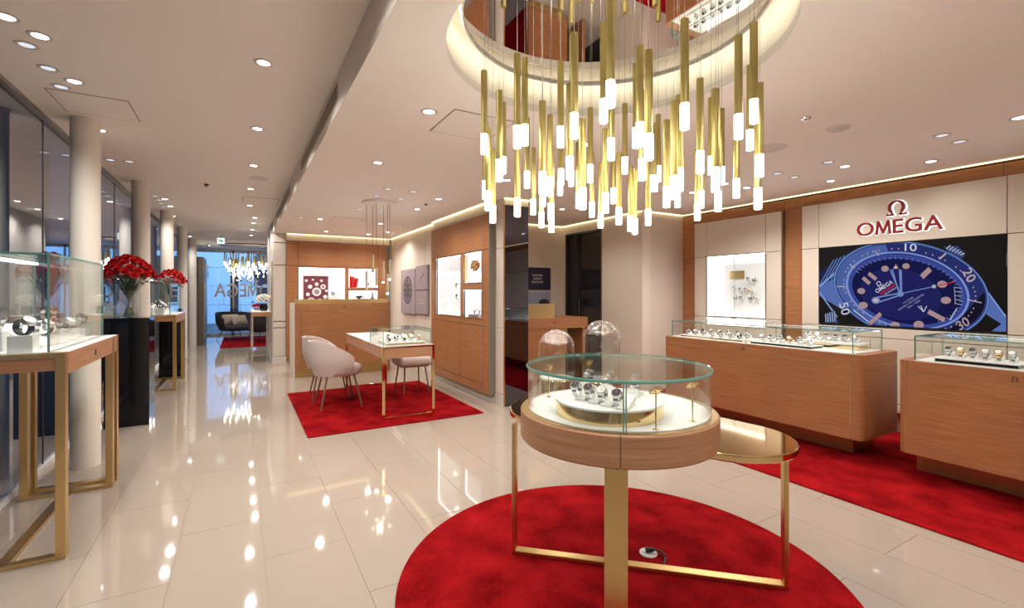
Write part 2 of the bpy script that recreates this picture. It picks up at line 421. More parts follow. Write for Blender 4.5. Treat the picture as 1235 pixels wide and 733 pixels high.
# ---- left shopfront
win1 = bpy.data.objects.new('window_1', None); C.objects.link(win1); win1.location = (XG, 4.0, 0); win1['kind'] = 'structure'
ys = [-3.3, -2.15, 0.2, 2.55, 4.91, 7.27, 9.6, 12.0, 14.35, 16.0, 17.45]
for a, b in zip(ys, ys[1:]):
    MB().pane(XG - 0.012, XG, a + 0.004, b - 0.004, 0.04, ZH - 0.03).build('pane', ['shopfront', 'glass_edge'], win1)
for y in ys[1:-1]:
    B(XG - 0.016, XG + 0.004, y - 0.006, y + 0.006, 0.02, ZH - 0.02).build('mullion', 'dark_steel', win1)
B(XG - 0.04, XG + 0.02, -3.3, 17.5, 0, 0.04).build('sill', 'white', win1)
B(XG - 0.05, XG + 0.03, -3.3, 17.5, ZH - 0.03, ZH).build('head_track', 'grey_edge', win1)
# ---- far end shopfront
YE = 17.5
win2 = bpy.data.objects.new('window_2', None); C.objects.link(win2); win2.location = (0, YE, 0); win2['kind'] = 'structure'
xs = [-1.31, -0.2, 1.6, 3.4]
for a, b in zip(xs, xs[1:]):
    MB().pane(a + .01, b - .01, YE, YE + 0.012, 0.06, 2.62).build('pane', ['shopfront_end', 'glass_edge'], win2)
for x in xs: B(x - 0.025, x + 0.025, YE - 0.02, YE + 0.03, 0, ZH).build('mullion', 'steel', win2)
B(-1.31, 3.4, YE - 0.02, YE + 0.03, 0, 0.06).build('sill', 'steel', win2); B(-1.31, 3.4, YE - 0.02, YE + 0.03, 2.62, ZH).build('head_rail', 'steel', win2)

# ---- corridor wall / pier
pier = struct('wall_corridor', B(XS, 0.80, 9.86, 11.9, 0, ZH), 'pierstone')
struct('wall_lounge', B(3.4, 3.5, 11.9, 17.6, 0, ZH), 'cream'); struct('wall_lounge_side', B(0.8, 3.5, 11.8, 11.9, 0, ZH), 'cream')
for z0, z1 in ((0.16, 0.68), (0.70, 0.80), (0.82, 1.86), (1.88, 2.28), (2.30, 2.46)):
    B(XS + 0.012, 0.745, 9.83, 9.862, z0, z1).build('pier_panel', 'pierstone', pier, bevel=0.004)
B(XS - 0.012, 0.745, 9.80, 9.87, 0, 0.15).build('pier_skirting', 'pierstone', pier, bevel=0.003)
B(XS - 0.02, XS + 0.002, 9.95, 10.02, 0.95, 1.95).build('brass_edge', 'gold', pier)

# ---- back wall with wood cladding and niches (front plane y = YB)
def rects_around(a0, a1, b0, b1, av, bv, holes):
    """cells of a grid minus the holes"""
    out = []
    A = sorted(set([a0, a1] + av)); Bq = sorted(set([b0, b1] + bv))
    for p, q in zip(A, A[1:]):
        for u, v in zip(Bq, Bq[1:]):
            m = ((p + q) / 2, (u + v) / 2)
            if any(h[0] < m[0] < h[1] and h[2] < m[1] < h[3] for h in holes): continue
            out.append((p, q, u, v))
    return out
nb = [(0.97, 1.80, 0.90, 1.83), (1.885, 2.445, 1.455, 1.835), (1.885, 2.445, 0.90, 1.385)]
bw = wall_back
cells = [(0.745, 0.955, 0.1, 1.865), (0.745, 0.955, 1.868, 2.335), (0.958, 2.46, 1.868, 2.335), (2.463, 2.64, 1.868, 2.335), (2.463, 2.64, 0.1, 1.865),
         (0.958, 2.46, 0.1, 0.90), (0.958, 2.46, 1.83, 1.865), (1.80, 1.885, 0.90, 1.83), (0.958, 0.97, 0.90, 1.83), (2.445, 2.46, 0.9, 1.83), (1.885, 2.445, 1.385, 1.455)]
jm = MB()
for p, q, u, v in cells:
    g = 0.0025 if min(q - p, v - u) > 0.03 else 0.0
    B(p + g, q - g, YB, YB + 0.04, u + g, v - g).build('panel', 'wood', bw, bevel=0.0015); jm.box(p - .001, q + .001, YB + 0.006, YB + 0.039, u - .001, v + .001)
jm.build('panel_backing', 'print_dark', bw)
for k, (p, q) in enumerate(((0.745, 0.955), (0.958, 1.7), (1.703, 2.46), (2.463, 2.70))):
    B(p, q, YB + 0.01, YB + 0.05, 2.34, ZL - 0.002).build('frieze_panel', 'cream', bw, bevel=0.002)
def niche_y(p, q, u, v, depth, parent):
    m = MB(); y0, y1 = YB + 0.005, YB + depth; t = 0.012
    m.box(p - t, q + t, y1, y1 + t, u - t, v + t); m.box(p - t, p, y0, y1, u, v); m.box(q, q + t, y0, y1, u, v); m.box(p - t, q + t, y0, y1, u - t, u); m.box(p - t, q + t, y0, y1, v, v + t)
    m.build('niche_box', 'niche_glow', parent)
    m = MB(); m.box(p + .01, q - .01, y0 + .02, y0 + .035, v - .008, v); m.box(p, p + .008, y0 + .02, y0 + .035, u, v); m.box(q - .008, q, y0 + .02, y0 + .035, u, v)
    m.build('niche_led', 'led', parent)
    m = MB(); g = .008
    m.box(p - g, p, YB - .004, YB + .01, u - g, v + g); m.box(q, q + g, YB - .004, YB + .01, u - g, v + g); m.box(p, q, YB - .004, YB + .01, u - g, u); m.box(p, q, YB - .004, YB + .01, v, v + g)
    m.build('niche_frame', 'chrome', parent)
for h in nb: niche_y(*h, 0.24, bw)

# ---- side wall (faces -x): cream part with pictures, wood-clad part, pilaster
wall_side = struct('wall_side', B(2.74, 2.95, 7.10, 10.1, 0, 2.6), 'cream')
B(2.735, 2.742, 7.1, 9.86, 0.0, 0.10).build('skirting', 'cream', wall_side)
for y in (7.7, 9.55): B(2.735, 2.7405, y, y + 0.006, 0.1, 2.44).build('seam', 'pierstone', wall_side)
ws2 = struct('wall_side_core', B(2.93, 3.04, 4.90, 7.1, 0, 2.6), 'cream')
XP = 2.62
side_cells = [(6.92, 7.10, 0.1, 0.935), (6.92, 7.10, 0.938, 1.885), (6.92, 7.10, 1.888, 2.33), (5.255, 6.917, 1.888, 2.33), (5.10, 5.252, 1.888, 2.33), (5.10, 5.252, 0.938, 1.885), (5.10, 5.252, 0.1, 0.935),
              (6.47, 6.917, 0.205, 0.935), (5.985, 6.467, 0.205, 0.935), (5.255, 5.982, 0.205, 0.935), (5.255, 6.917, 0.1, 0.202),
              (5.255, 6.917, 0.938, 1.025), (5.255, 6.917, 1.872, 1.885), (6.855, 6.917, 1.025, 1.872), (5.84, 5.945, 1.025, 1.872), (5.255, 5.30, 1.025, 1.872), (5.30, 5.84, 1.385, 1.485)]
jm = MB()
for p, q, u, v in side_cells:
    g = 0.0025 if min(q - p, v - u) > 0.03 else 0.0
    B(XP, XP + 0.05, p + g, q - g, u + g, v - g).build('panel', 'wood', ws2, bevel=0.0015); jm.box(XP + 0.006, XP + 0.049, p - .001, q + .001, u - .001, v + .001)
jm.build('panel_backing', 'print_dark', ws2)
B(XP, 2.72, 5.085, 5.10, 0.1, 2.33).build('edge_profile', 'grey_edge', ws2)
B(XP + 0.06, 2.93, 5.1, 7.1, 0.0, 0.09).build('recessed_skirting', 'pierstone', ws2)
for p, q in ((5.02, 5.6), (5.603, 6.3), (6.303, 7.10)):
    B(XP + 0.04, 2.72, p, q, 2.335, ZL - 0.002).build('frieze_panel', 'cream', ws2, bevel=0.002)
ns = [(5.945, 6.855, 1.025, 1.872), (5.30, 5.84, 1.485, 1.872), (5.30, 5.84, 1.025, 1.385)]
def niche_x(y0, y1, u, v, depth, xf, parent, back='niche_glow', frame='chrome', led=True):
    m = MB(); a, b = xf + 0.005, xf + depth; t = 0.012
    m.box(b, b + t, y0 - t, y1 + t, u - t, v + t); m.box(a, b, y0 - t, y0, u, v); m.box(a, b, y1, y1 + t, u, v); m.box(a, b, y0 - t, y1 + t, u - t, u); m.box(a, b, y0 - t, y1 + t, v, v + t)
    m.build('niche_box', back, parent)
    if led:
        m = MB(); m.box(a + .02, a + .035, y0 + .01, y1 - .01, v - .008, v); m.box(a + .02, a + .035, y0, y0 + .008, u, v); m.box(a + .02, a + .035, y1 - .008, y1, u, v)
        m.build('niche_led', 'led', parent)
    m = MB(); g = .010
    m.box(xf - .005, xf + .01, y0 - g, y0, u - g, v + g); m.box(xf - .005, xf + .01, y1, y1 + g, u - g, v + g); m.box(xf - .005, xf + .01, y0, y1, u - g, u); m.box(xf - .005, xf + .01, y0, y1, v, v + g)
    m.build('niche_frame', frame, parent)
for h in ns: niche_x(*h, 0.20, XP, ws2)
MB().pane(XP + .002, XP + .008, 5.95, 6.85, 1.03, 1.868).build('niche_glass', ['glass', 'glass_edge'], ws2)
MB().pane(XP + .002, XP + .008, 5.305, 5.835, 1.03, 1.38).build('niche_glass', ['glass', 'glass_edge'], ws2)
# pilaster and mirror return
pil = struct('wall_pilaster', B(XW + 0.01, 3.04, 4.885, 5.085, 0, 2.6), 'wallcloth')
for u, v in ((0.14, 0.925), (0.93, 1.88), (1.885, 2.33), (2.335, 2.465)):
    B(XW, XW + 0.012, 4.875, 5.085, u, v).build('panel', 'wallcloth', pil, bevel=0.004)
B(XW - 0.006, XW + 0.02, 4.87, 5.085, 0, 0.13).build('skirting', 'pierstone', pil)
B(XW + 0.012, 3.04, 4.868, 4.884, 0.0, 2.393).build('mirror_panel', 'dark_mirror', pil)
B(XW + 0.012, 3.04, 4.866, 4.884, 2.395, 2.469).build('panel', 'cream', pil)
B(XW - 0.002, XW + 0.012, 4.864, 4.876, 0, 2.395).build('edge_profile', 'gold', pil)
# ---- recess with the second desk
wr = struct('wall_recess_back', B(3.04, 4.95, 6.5, 6.65, 0, 2.6), 'cream')
wa = struct('wall_recess_side', B(4.75, 4.90, 6.42, 6.5, 0, 2.6).box(4.75, 4.9, 4.67, 5.5, 0, 2.6).box(4.75, 4.9, 5.5, 6.42, 2.33, 2.6), 'cream')
wb = struct('wall_recess_front', B(4.80, 5.80, 4.672, 4.9, 0, 2.6), 'wallcloth')
d1 = bpy.data.objects.new('door_1', None); C.objects.link(d1); d1.location = (4.8, 5.95, 0); d1['kind'] = 'structure'
B(4.80, 4.84, 5.53, 6.12, 0, 2.30).build('door_leaf', 'dark_door', d1); B(4.79, 4.84, 6.14, 6.39, 0, 2.30).build('door_side_panel', 'black', d1)
B(4.745, 4.86, 5.50, 5.53, 0, 2.33).build('door_frame', 'dark_steel', d1); B(4.745, 4.86, 6.39, 6.42, 0, 2.33).build('door_frame', 'dark_steel', d1)
B(4.745, 4.86, 5.53, 6.39, 2.30, 2.33).build('door_frame', 'dark_steel', d1); B(4.745, 4.86, 6.12, 6.14, 0, 2.30).build('door_frame', 'dark_steel', d1)
MB().tube((4.76, 6.06, 0.95), (4.76, 6.06, 1.25), 0.009).build('door_handle', 'bronze', d1, smooth=True)

# ---- right wall: wood boards, padded panels, showcase, screen
XB = 5.56
wood_cells = [(4.42, 4.668, 0.1, 2.33), (2.968, 3.20, 0.1, 2.33)]
for k, (p, q) in enumerate([(4.42, 4.668), (3.97, 4.417), (3.50, 3.967), (3.2, 3.497), (2.97, 3.197), (2.63, 2.967), (2.3, 2.627), (1.36, 2.297), (0.2, 1.357), (-1.2, 0.197), (-3.3, -1.203)]):
    B(XB, 5.79, p, q, 2.335, ZL - 0.03).build('frieze_board', 'wood', wall_right, bevel=0.002)
for p, q, u, v in [(4.42, 4.668, 0.1, 0.93), (4.42, 4.668, 0.933, 1.83), (4.42, 4.668, 1.833, 2.332), (2.968, 3.20, 0.1, 0.93), (2.968, 3.20, 0.933, 1.40), (2.968, 3.20, 1.403, 2.332)]:
    B(XB, 5.79, p, q, u, v).build('board', 'wood', wall_right, bevel=0.002)
B(XB - .0, 5.79, 3.2, 4.42, 2.30, 2.334).build('board', 'wood', wall_right)
B(XB + .03, 5.79, -3.3, 4.67, 0.0, 0.1).build('skirting', 'white_satin', wall_right)
# showcase panel (3 x 3 padded panels around the showcase window)
for p, q, u, v in rects_around(3.2, 4.42, 0.27, 2.31, [3.39, 4.225], [0.93, 1.03, 1.84], [(3.39, 4.225, 1.03, 1.84), (3.39, 4.225, 0.93, 1.03)]):
    B(XR, 5.79, p + .0025, q - .0025, u + .0025, v - .0025).build('padded_panel', 'leather', wall_right, bevel=0.004)
B(XR + .01, 5.79, 3.19, 3.2, 0.27, 2.31).build('panel_edge', 'bronze', wall_right)
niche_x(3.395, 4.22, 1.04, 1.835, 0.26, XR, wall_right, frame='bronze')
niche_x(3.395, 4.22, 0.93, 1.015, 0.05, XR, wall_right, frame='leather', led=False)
B(XR + .02, XR + .03, 3.42, 4.2, 0.945, 1.0).build('niche_led', 'led', wall_right)
for y0, y1 in ((3.395, 3.806), (3.809, 4.22)):
    MB().pane(XR + .002, XR + .008, y0, y1, 1.045, 1.83).build('showcase_door', ['glass', 'glass_edge'], wall_right)
B(XR - .012, XR + .0, 3.78, 3.835, 1.02, 1.035).build('showcase_lock', 'bronze', wall_right)
# screen panel
for p, q, u, v in rects_around(-0.2, 2.968, 0.27, 2.325, [-0.1, 1.322, 2.788], [0.90, 1.0, 1.84], [(1.322, 2.788, 1.0, 1.84)]):
    if v < 0.95 and v > 0.89:   # lower row is divided into narrow boards
        kk = max(1, round((q - p) / 0.7)); kk = 3 if kk == 2 else kk
        st = (q - p) / kk
        for k in range(kk): B(XR, 5.79, p + st * k + .0025, p + st * (k + 1) - .0025, u + .0025, v - .0025).build('padded_panel', 'leather', wall_right, bevel=0.004)
    else:
        B(XR, 5.79, p + .0025, q - .0025, u + .0025, v - .0025).build('padded_panel', 'leather', wall_right, bevel=0.004)
B(XR + .02, 5.79, 1.322, 2.788, 1.0, 1.84).build('screen_recess', 'black', wall_right)
for p, q in ((-0.2, 2.968), (3.2, 4.42)):
    B(XR - 0.01, 5.79, p, q, 0.19, 0.262).build('ledge', 'leather', wall_right, bevel=0.004)
    B(XR + 0.03, 5.79, p, q, 0.1, 0.19).build('board', 'wood', wall_right)
B(XR + .03, 5.79, -3.3, -0.2, 0.1, 2.33).build('board', 'wood', wall_right)

# cove light strips along wall tops
def cove(x0, x1, y0, y1, where, z=ZL):
    solo('cove_light', B(x0, x1, y0, y1, z - 0.011, z - 0.002), 'cove', 'warm linear cove light glowing ' + where, 'light', 'cove lights')
cove(XB - .02, XB - .004, -3.2, 4.65, 'along the top of the wood wall above the screen')
cove(4.79, 5.53, 4.645, 4.668, 'above the beige wall beside the wood boards')
cove(4.72, 4.745, 4.67, 6.47, 'above the dark doorway wall')
cove(3.06, 4.72, 6.47, 6.495, 'above the poster behind the small desk')
cove(0.76, 2.68, 9.765, 9.80, 'above the wood cladding behind the back desk')
cove(2.70, 2.735, 7.12, 9.78, 'above the cream wall with mauve pictures')
cove(2.625, 2.655, 5.0, 7.1, 'above the wood panel with three lit niches')
cove(2.70, 3.05, 4.82, 4.86, 'above the narrow dark mirror')

# columns
for k, y in enumerate((4.85, 7.2, 9.55, 11.9, 14.25)):
    mb = MB(); mb.tube((-1.05, y, 0), (-1.05, y, ZH), 0.092, n=40)
    solo('column', mb, 'column', 'round off-white column before the glass wall, %s from the front' % ORD[k], 'column', 'columns along the glass wall', smooth=True)

# ================================================================== LIGHT FITTINGS
PEND=[(0.979,1.954,1.994),(1.059,2.102,1.818),(1.011,1.977,1.740),(1.138,2.172,1.715),(0.953,1.759,1.824),(1.235,2.232,1.996),(0.984,1.661,1.944),(1.089,1.773,2.002),(1.367,2.202,1.927),(1.183,1.996,1.726),(1.467,2.294,1.802),(1.090,1.634,1.763),(1.277,1.850,1.812),(1.524,2.295,1.732),(1.442,2.158,1.826),(1.395,2.012,1.724),(1.501,2.159,1.687),(1.238,1.710,2.000),(1.564,2.157,1.957),(1.636,2.265,1.927),(1.158,1.537,1.811),(1.674,2.209,1.974),(1.063,1.384,1.919),(1.711,2.187,1.844),(1.260,1.582,1.705),(1.572,1.910,1.923),(1.825,2.203,1.803),(1.844,2.145,1.734),(1.451,1.656,1.716),(1.224,1.406,2.011),(1.338,1.491,1.903),(1.929,2.131,1.884),(1.763,1.904,1.717),(1.833,1.932,2.006),(1.573,1.586,2.016),(1.332,1.321,1.914),(1.494,1.470,1.833),(1.248,1.196,1.819),(2.012,2.074,1.718),(1.996,2.021,1.692),(1.997,1.918,1.732),(2.030,1.899,1.923),(2.077,1.918,1.987),(1.632,1.459,1.728),(1.477,1.283,1.719),(1.528,1.300,1.759),(2.109,1.808,1.827),(1.350,1.126,1.923),(1.625,1.279,1.838),(2.146,1.706,1.742),(2.113,1.656,1.800),(2.045,1.544,1.943),(1.540,1.143,1.727),(1.927,1.416,1.729),(2.109,1.531,1.896),(1.614,1.100,1.926),(2.074,1.424,1.809),(1.712,1.102,2.003),(2.007,1.312,1.999),(1.855,1.169,1.829),(1.925,1.221,1.709),(1.097,1.226,1.985)]
HI = [(-0.994, 3.228, 1), (-0.913, 3.378, 1), (-1.009, 3.539, 0), (-1.001, 3.84, 0), (-0.918, 3.996, 1), (-1.017, 4.144, 0), (0.117, 3.117, 1), (0.12, 4.395, 1), (0.121, 5.688, 1), (0.115, 6.982, 1), (0.121, 8.324, 1), (0.224, 9.626, 1), (0.217, 10.397, 1), (0.213, 11.507, 1), (0.217, 12.611, 1), (0.219, 15.113, 1), (-1.009, 5.092, 1), (-1.145, 6.168, 0), (-0.989, 6.148, 0), (-1.031, 7.191, 1), (-1.031, 8.149, 0), (-0.944, 8.346, 1), (-1.024, 8.483, 0), (-1.041, 8.785, 0), (-0.948, 9.005, 1), (-1.044, 9.134, 0), (-1.029, 10.15, 1), (-1.022, 11.239, 0), (-1.062, 12.398, 1), (-1.051, 13.605, 1), (-1.067, 14.988, 1), (-0.77, 15.951, 1)]
LO = [(1.009, 2.773, 1), (1.023, 4.08, 1), (1.376, 5.053, 0), (1.371, 5.497, 0), (1.655, 5.055, 0), (1.66, 5.514, 0), (2.045, 5.291, 1), (2.044, 6.08, 1), (1.382, 6.463, 0), (1.661, 6.478, 0), (1.959, 7.64, 1), (2.333, 7.819, 0), (2.114, 9.166, 1), (2.347, 8.622, 1), (2.291, 4.069, 1), (4.318, 1.366, 0), (4.61, 1.359, 0), (5.093, 1.683, 1), (4.36, 2.133, 0), (4.636, 2.132, 1), (5.115, 2.479, 1), (4.36, 2.575, 0), (4.64, 2.574, 0), (4.663, 3.082, 1), (4.31, 0.979, 1), (2.253, 2.796, 1), (3.725, 5.11, 1), (4.31, 3.092, 1), (4.368, 3.539, 1), (1.045, 7.636, 1), (0.777, 7.61, 0), (1.355, 9.127, 1)]
def spot(parent, x, y, z, e=SPOT_W, ang=150, col=WARM):
    l = bpy.data.lights.new('downlight_lamp', 'SPOT'); l.energy = e; l.spot_size = R(ang); l.spot_blend = 0.7; l.shadow_soft_size = 0.045; l.color = col
    o = bpy.data.objects.new('downlight_lamp', l); C.objects.link(o); o.parent = parent; o.location = Vector((x, y, z)) - Vector(parent.location)
proto_dl = {}
def downlight(x, y, z, lit, label, group, e=None):
    key = lit
    if key not in proto_dl:
        t = thing('downlight', label, 'downlight', (x, y, z), group)
        m = MB(); m.lathe([(0.032, z - .001), (0.036, z - .005), (0.050, z - .004), (0.053, z - .0005), (0.032, z - .0005)], x, y, n=24); m.build('trim_ring', 'trim_ring', t, smooth=True)
        m = MB(); m.lathe([(0.0, z - .0025), (0.033, z - .0025), (0.033, z - .001), (0, z - .001)], x, y, n=20); m.build('lens', 'lamp_on' if lit else 'lamp_dim', t)
        proto_dl[key] = (t, list(t.children))
    else:
        p, kids = proto_dl[key]
        t = p.copy(); C.objects.link(t); t.location = (x, y, z); t['label'] = label; t['group'] = group
        for k in kids: c = k.copy(); C.objects.link(c); c.parent = t
    if lit: spot(t, x, y, z - 0.02, e or SPOT_W)
    return t
def where_hi(x, y):
    if x > 0: return 'in the aisle row beside the soffit'
    if y < 4.5: return 'above the front glass display table'
    if y < 7.5: return 'above the first black pedestal area'
    if y < 9.6: return 'above the second glass display table'
    return 'by the far columns'
def where_lo(x, y):
    if x > 4 and y < 4: return 'above the right counters'
    if y < 3: return 'beside the big chandelier'
    if y < 5: return 'between chandelier and wood niche panel'
    if 5 <= y < 7 and x < 3: return 'around the small pendant cluster'
    if x > 3: return 'before the small desk'
    return 'before the back desk'
cnt = {}
for lst, z, wf in ((HI, ZH, where_hi), (LO, ZL, where_lo)):
    for x, y, lit in sorted(lst, key=lambda p: (p[1], p[0])):
        wh = wf(x, y); k = cnt.get(wh, 0); cnt[wh] = k + 1
        downlight(x, y, z, lit, 'recessed round ceiling downlight %s, %s from the front' % (wh, ORD[k]), 'recessed downlights', 7.0 if x > 5 else SPOT_W * 1.2 if z == ZH else None)
# the same fittings go on behind the viewer
for k, (x, y) in enumerate(((0.12, 1.84), (0.12, 0.5), (-0.95, 1.0), (0.12, -1.2), (-0.95, -1.2))):
    downlight(x, y, ZH, 1, 'recessed round ceiling downlight of the front aisle, %s of five' % ORD[k], 'recessed downlights')
for k, (x, y) in enumerate(((1.02, 0.3), (2.3, 0.3), (3.4, 0.4), (3.4, 3.2), (1.02, -1.4), (2.6, -1.4), (4.3, -0.9))):
    downlight(x, y, ZL, 1, 'recessed round ceiling downlight of the low ceiling front, %s of seven' % ORD[k], 'recessed downlights')

def small_round(name, x, y, z, r, h, mat, label, cat):
    m = MB(); m.lathe([(0, z - h), (r * .45, z - h), (r * .5, z - h * .6), (r * .9, z - h * .45), (r, z), (0, z)], x, y, n=24)
    solo(name, m, mat, label, cat, smooth=True)
small_round('sprinkler', -0.367, 6.959, ZH, 0.03, 0.03, 'dark_steel', 'tiny dark sprinkler head in the high aisle ceiling', 'sprinkler')
small_round('sprinkler', 2.027, 5.683, ZL, 0.022, 0.02, 'dark_steel', 'tiny dark sprinkler head near the small pendant cluster', 'sprinkler')
small_round('sensor', 3.134, 1.666, ZL, 0.03, 0.02, 'chrome', 'small chrome sensor in the ceiling right of the chandelier', 'sensor')
small_round('smoke_detector', 3.514, 1.656, ZL, 0.072, 0.025, 'detector', 'round smoke detector on the ceiling right of the chandelier', 'detector')
small_round('ceiling_speaker', 3.55, 2.165, ZL, 0.13, 0.006, 'detector', 'flat round ceiling speaker cover behind the chandelier tubes', 'speaker')
small_round('ceiling_speaker', 0.185, 6.298, ZH, 0.11, 0.006, 'detector', 'flat round ceiling speaker cover in the aisle by the soffit', 'speaker')

# big chandelier: sixty-two brass tubes on wires
ch = thing('chandelier', 'large chandelier of brass tubes with glowing white tips on wires', 'chandelier', (HC[0], HC[1], 2.640))
TUBE, TIP = 0.295, 0.09
pt = MB(); pt.tube((0, 0, TIP), (0, 0, TIP + TUBE), 0.0145, n=16)
tt = MB(); tt.lathe([(0, 0), (0.0135, 0.0), (0.0152, 0.002), (0.0152, TIP), (0, TIP)], n=16)
tube0 = tip0 = wire0 = None
for k, (x, y, zb) in enumerate(PEND):
    if tube0 is None:
        tube0 = pt.build('tube', 'gold_tube', ch, smooth=True); tip0 = tt.build('light_tip', 'tip', None, smooth=True); wire0 = MB().tube((0, 0, 0), (0, 0, 1), 0.0011, n=5).build('wire', 'steel')
        for v in tube0.data.vertices: v.co += Vector(ch.location)
        a, b, c = tube0, tip0, wire0
    else:
        a, b, c = tube0.copy(), tip0.copy(), wire0.copy()
        for o in (a, b, c): C.objects.link(o)
    a.parent = ch; a.location = Vector((x, y, zb)) - Vector(ch.location)
    b.parent = a; c.parent = a; b.location = (0, 0, 0); c.location = (0, 0, TIP + TUBE); c.scale = (1, 1, 2.640 - zb - TIP - TUBE)
# light thrown by the tips that the mesh lamps themselves are too small to sample well
# small cluster of six
pc = thing('pendant_cluster', 'cluster of six slim gold pendant lamps under a round canopy', 'pendant lamp', (1.49, 5.85, ZL))
m = MB(); m.lathe([(0, ZL - .03), (0.205, ZL - .03), (0.21, ZL - .025), (0.21, ZL), (0, ZL)], 1.49, 5.85, n=40); m.build('canopy', 'paint', pc, smooth=True)
for x, y, zt, zb in ((1.348, 5.931, 1.606, 1.353), (1.431, 5.952, 1.826, 1.578), (1.442, 5.819, 1.658, 1.416), (1.554, 5.927, 1.746, 1.469), (1.581, 5.831, 1.587, 1.329), (1.588, 5.757, 1.758, 1.503)):
    a = MB().tube((x, y, zb + .022), (x, y, zt), 0.014, n=14).build('tube', 'champagne', pc, smooth=True)
    MB().tube((x, y, zb), (x, y, zb + .022), 0.014, n=14).build('light_tip', 'tip_small', a, smooth=True)
    MB().tube((x, y, zt), (x, y, ZL - .03), 0.003, n=6).build('cord', 'bronze', a)
    l = None
# far chandelier
fc = thing('chandelier', 'distant chandelier of short brass tubes above the lounge chairs', 'chandelier', (0.25, 15.4, ZH))
m = MB(); m.lathe([(0, ZH - .04), (0.74, ZH - .04), (0.76, ZH - .03), (0.76, ZH), (0, ZH)], 0.25, 15.4, n=48); m.build('canopy', 'bronze', fc, smooth=True)
r2 = random.Random(3)
for k in range(44):
    a_ = k * 2.39996; rr = 0.68 * math.sqrt((k + .5) / 44); x, y = 0.25 + rr * math.cos(a_), 15.4 + rr * math.sin(a_)
    zt = 2.50 - r2.random() * 0.28
    a, b, c = tube0.copy(), tip0.copy(), wire0.copy()
    for o in (a, b, c): C.objects.link(o)
    a.parent = fc; b.parent = a; c.parent = a
    zb = zt - TIP - TUBE + .05
    a.location = Vector((x, y, zb)) - Vector(fc.location); c.location = (0, 0, TIP + TUBE); c.scale = (1, 1, ZH - .04 - zb - TIP - TUBE); b.location = (0, 0, 0)

# ================================================================== RUGS
solo('round_rug', MB().lathe([(0, 0), (1.03, 0), (1.03, 0.009), (1.022, 0.013), (0, 0.013)], 1.56, 1.70, n=128), 'carpet', 'round red rug under the round glass display table', 'rug', smooth=True)
solo('rug', B(0.54, 2.36, 4.72, 6.93, 0, 0.012), 'carpet', 'rectangular red rug under the consultation table and beige chairs', 'rug', bevel=0.004)
solo('rug', B(3.39, 5.50, -2.5, 4.64, 0, 0.012), 'carpet', 'long red rug under the two right counters', 'rug', bevel=0.004)
solo('rug', B(-0.44, 2.9, 13.4, 16.6, 0, 0.012), 'carpet', 'far red rug under the dark lounge chairs', 'rug', bevel=0.004)

# ================================================================== WATCHES
def band(rx, rz, w, th, n=24, gap=0.0):
    """flat closed strap loop in the YZ plane, width along x"""
    m = MB(); v = []
    for i in range(n):
        a = 2 * math.pi * i / n
        for k in (0, 1):
            ry, rzz = rx - th * k, rz - th * k
            for x in (-w / 2, w / 2): v.append((x, ry * math.cos(a), rzz * math.sin(a) + rz))
    f = []
    for i in range(n):
        j = (i + 1) % n; b, c = 4 * i, 4 * j
        f += [(b, b + 1, c + 1, c), (b + 2, c + 2, c + 3, b + 3), (b, c, c + 2, b + 2), (b + 1, b + 3, c + 3, c + 1)]
    return m.add(v, f)
WATCH = {}
def watch_proto(kind):
    """dial faces local -y and up"""
    strap, dial = {'steel': ('steel', 'print_dark'), 'white': ('steel', 'white'), 'gold': ('gold_polished', 'white'), 'blue': ('steel', 'navy'), 'leather': ('black', 'white')}[kind]
    r = thing('wristwatch', 'x', 'watch', (0, 0, 0))
    rz = 0.026; band(0.030, rz, 0.019, 0.0028).build('bracelet', strap, r, smooth=True, angle=50)
    a = R(52); d = Vector((0, -math.cos(a), math.sin(a))); ctr = Vector((0, -0.030 * math.cos(a), rz + rz * math.sin(a)))
    case = MB().tube(ctr - d * .005, ctr + d * .007, 0.0205, 0.0195, n=20).build('case', strap if kind == 'gold' else 'steel', r, smooth=True)
    MB().tube(ctr + d * .007, ctr + d * .0076, 0.0165, n=20).build('dial', dial, case)
    t = d.cross(Vector((1, 0, 0)))
    m = MB(); m.tube(ctr + d * .0078, ctr + d * .0078 + t * .013, .0008, n=4); m.tube(ctr + d * .0078, ctr + d * .0078 + Vector((.009, 0, 0)), .0009, n=4); m.build('hands', 'chrome', case)
    MB().tube(ctr + Vector((.019, 0, 0)), ctr + Vector((.0245, 0, 0)), .003, n=8).build('crown', strap if kind == 'gold' else 'steel', case)
    r.location = (0, 0, -50)
    return r
for k in ('steel', 'white', 'gold', 'blue', 'leather'): WATCH[k] = watch_proto(k)
used = set()
def put_watch(kind, x, y, z, rz, label, group, scale=1.0, tilt=0.0):
    o = copy_tree(WATCH[kind], (x, y, z), rz, label, group); o.scale = (scale,) * 3
    o.rotation_euler = (tilt, 0, rz); return o
def wedge(w, d, h, hb=0.006):
    m = MB(); m.prism([(-d / 2, 0), (d / 2, 0), (d / 2, h), (-d / 2, hb)], lambda a, b, c: (c, a, b), -w / 2, w / 2); return m
STAND = {}
def put_stand(key, dims, x, y, z, rz, label, group, mat='white_satin'):
    if key not in STAND:
        o = wedge(*dims).build('watch_stand', mat, None, bevel=0.002); STAND[key] = o
    else: o = STAND[key].copy(); C.objects.link(o)
    o.location = (x, y, z); o.rotation_euler = (0, 0, rz); tag(o, label, 'watch stand', group); return o
# a small price-tag like pin holder used in the round display

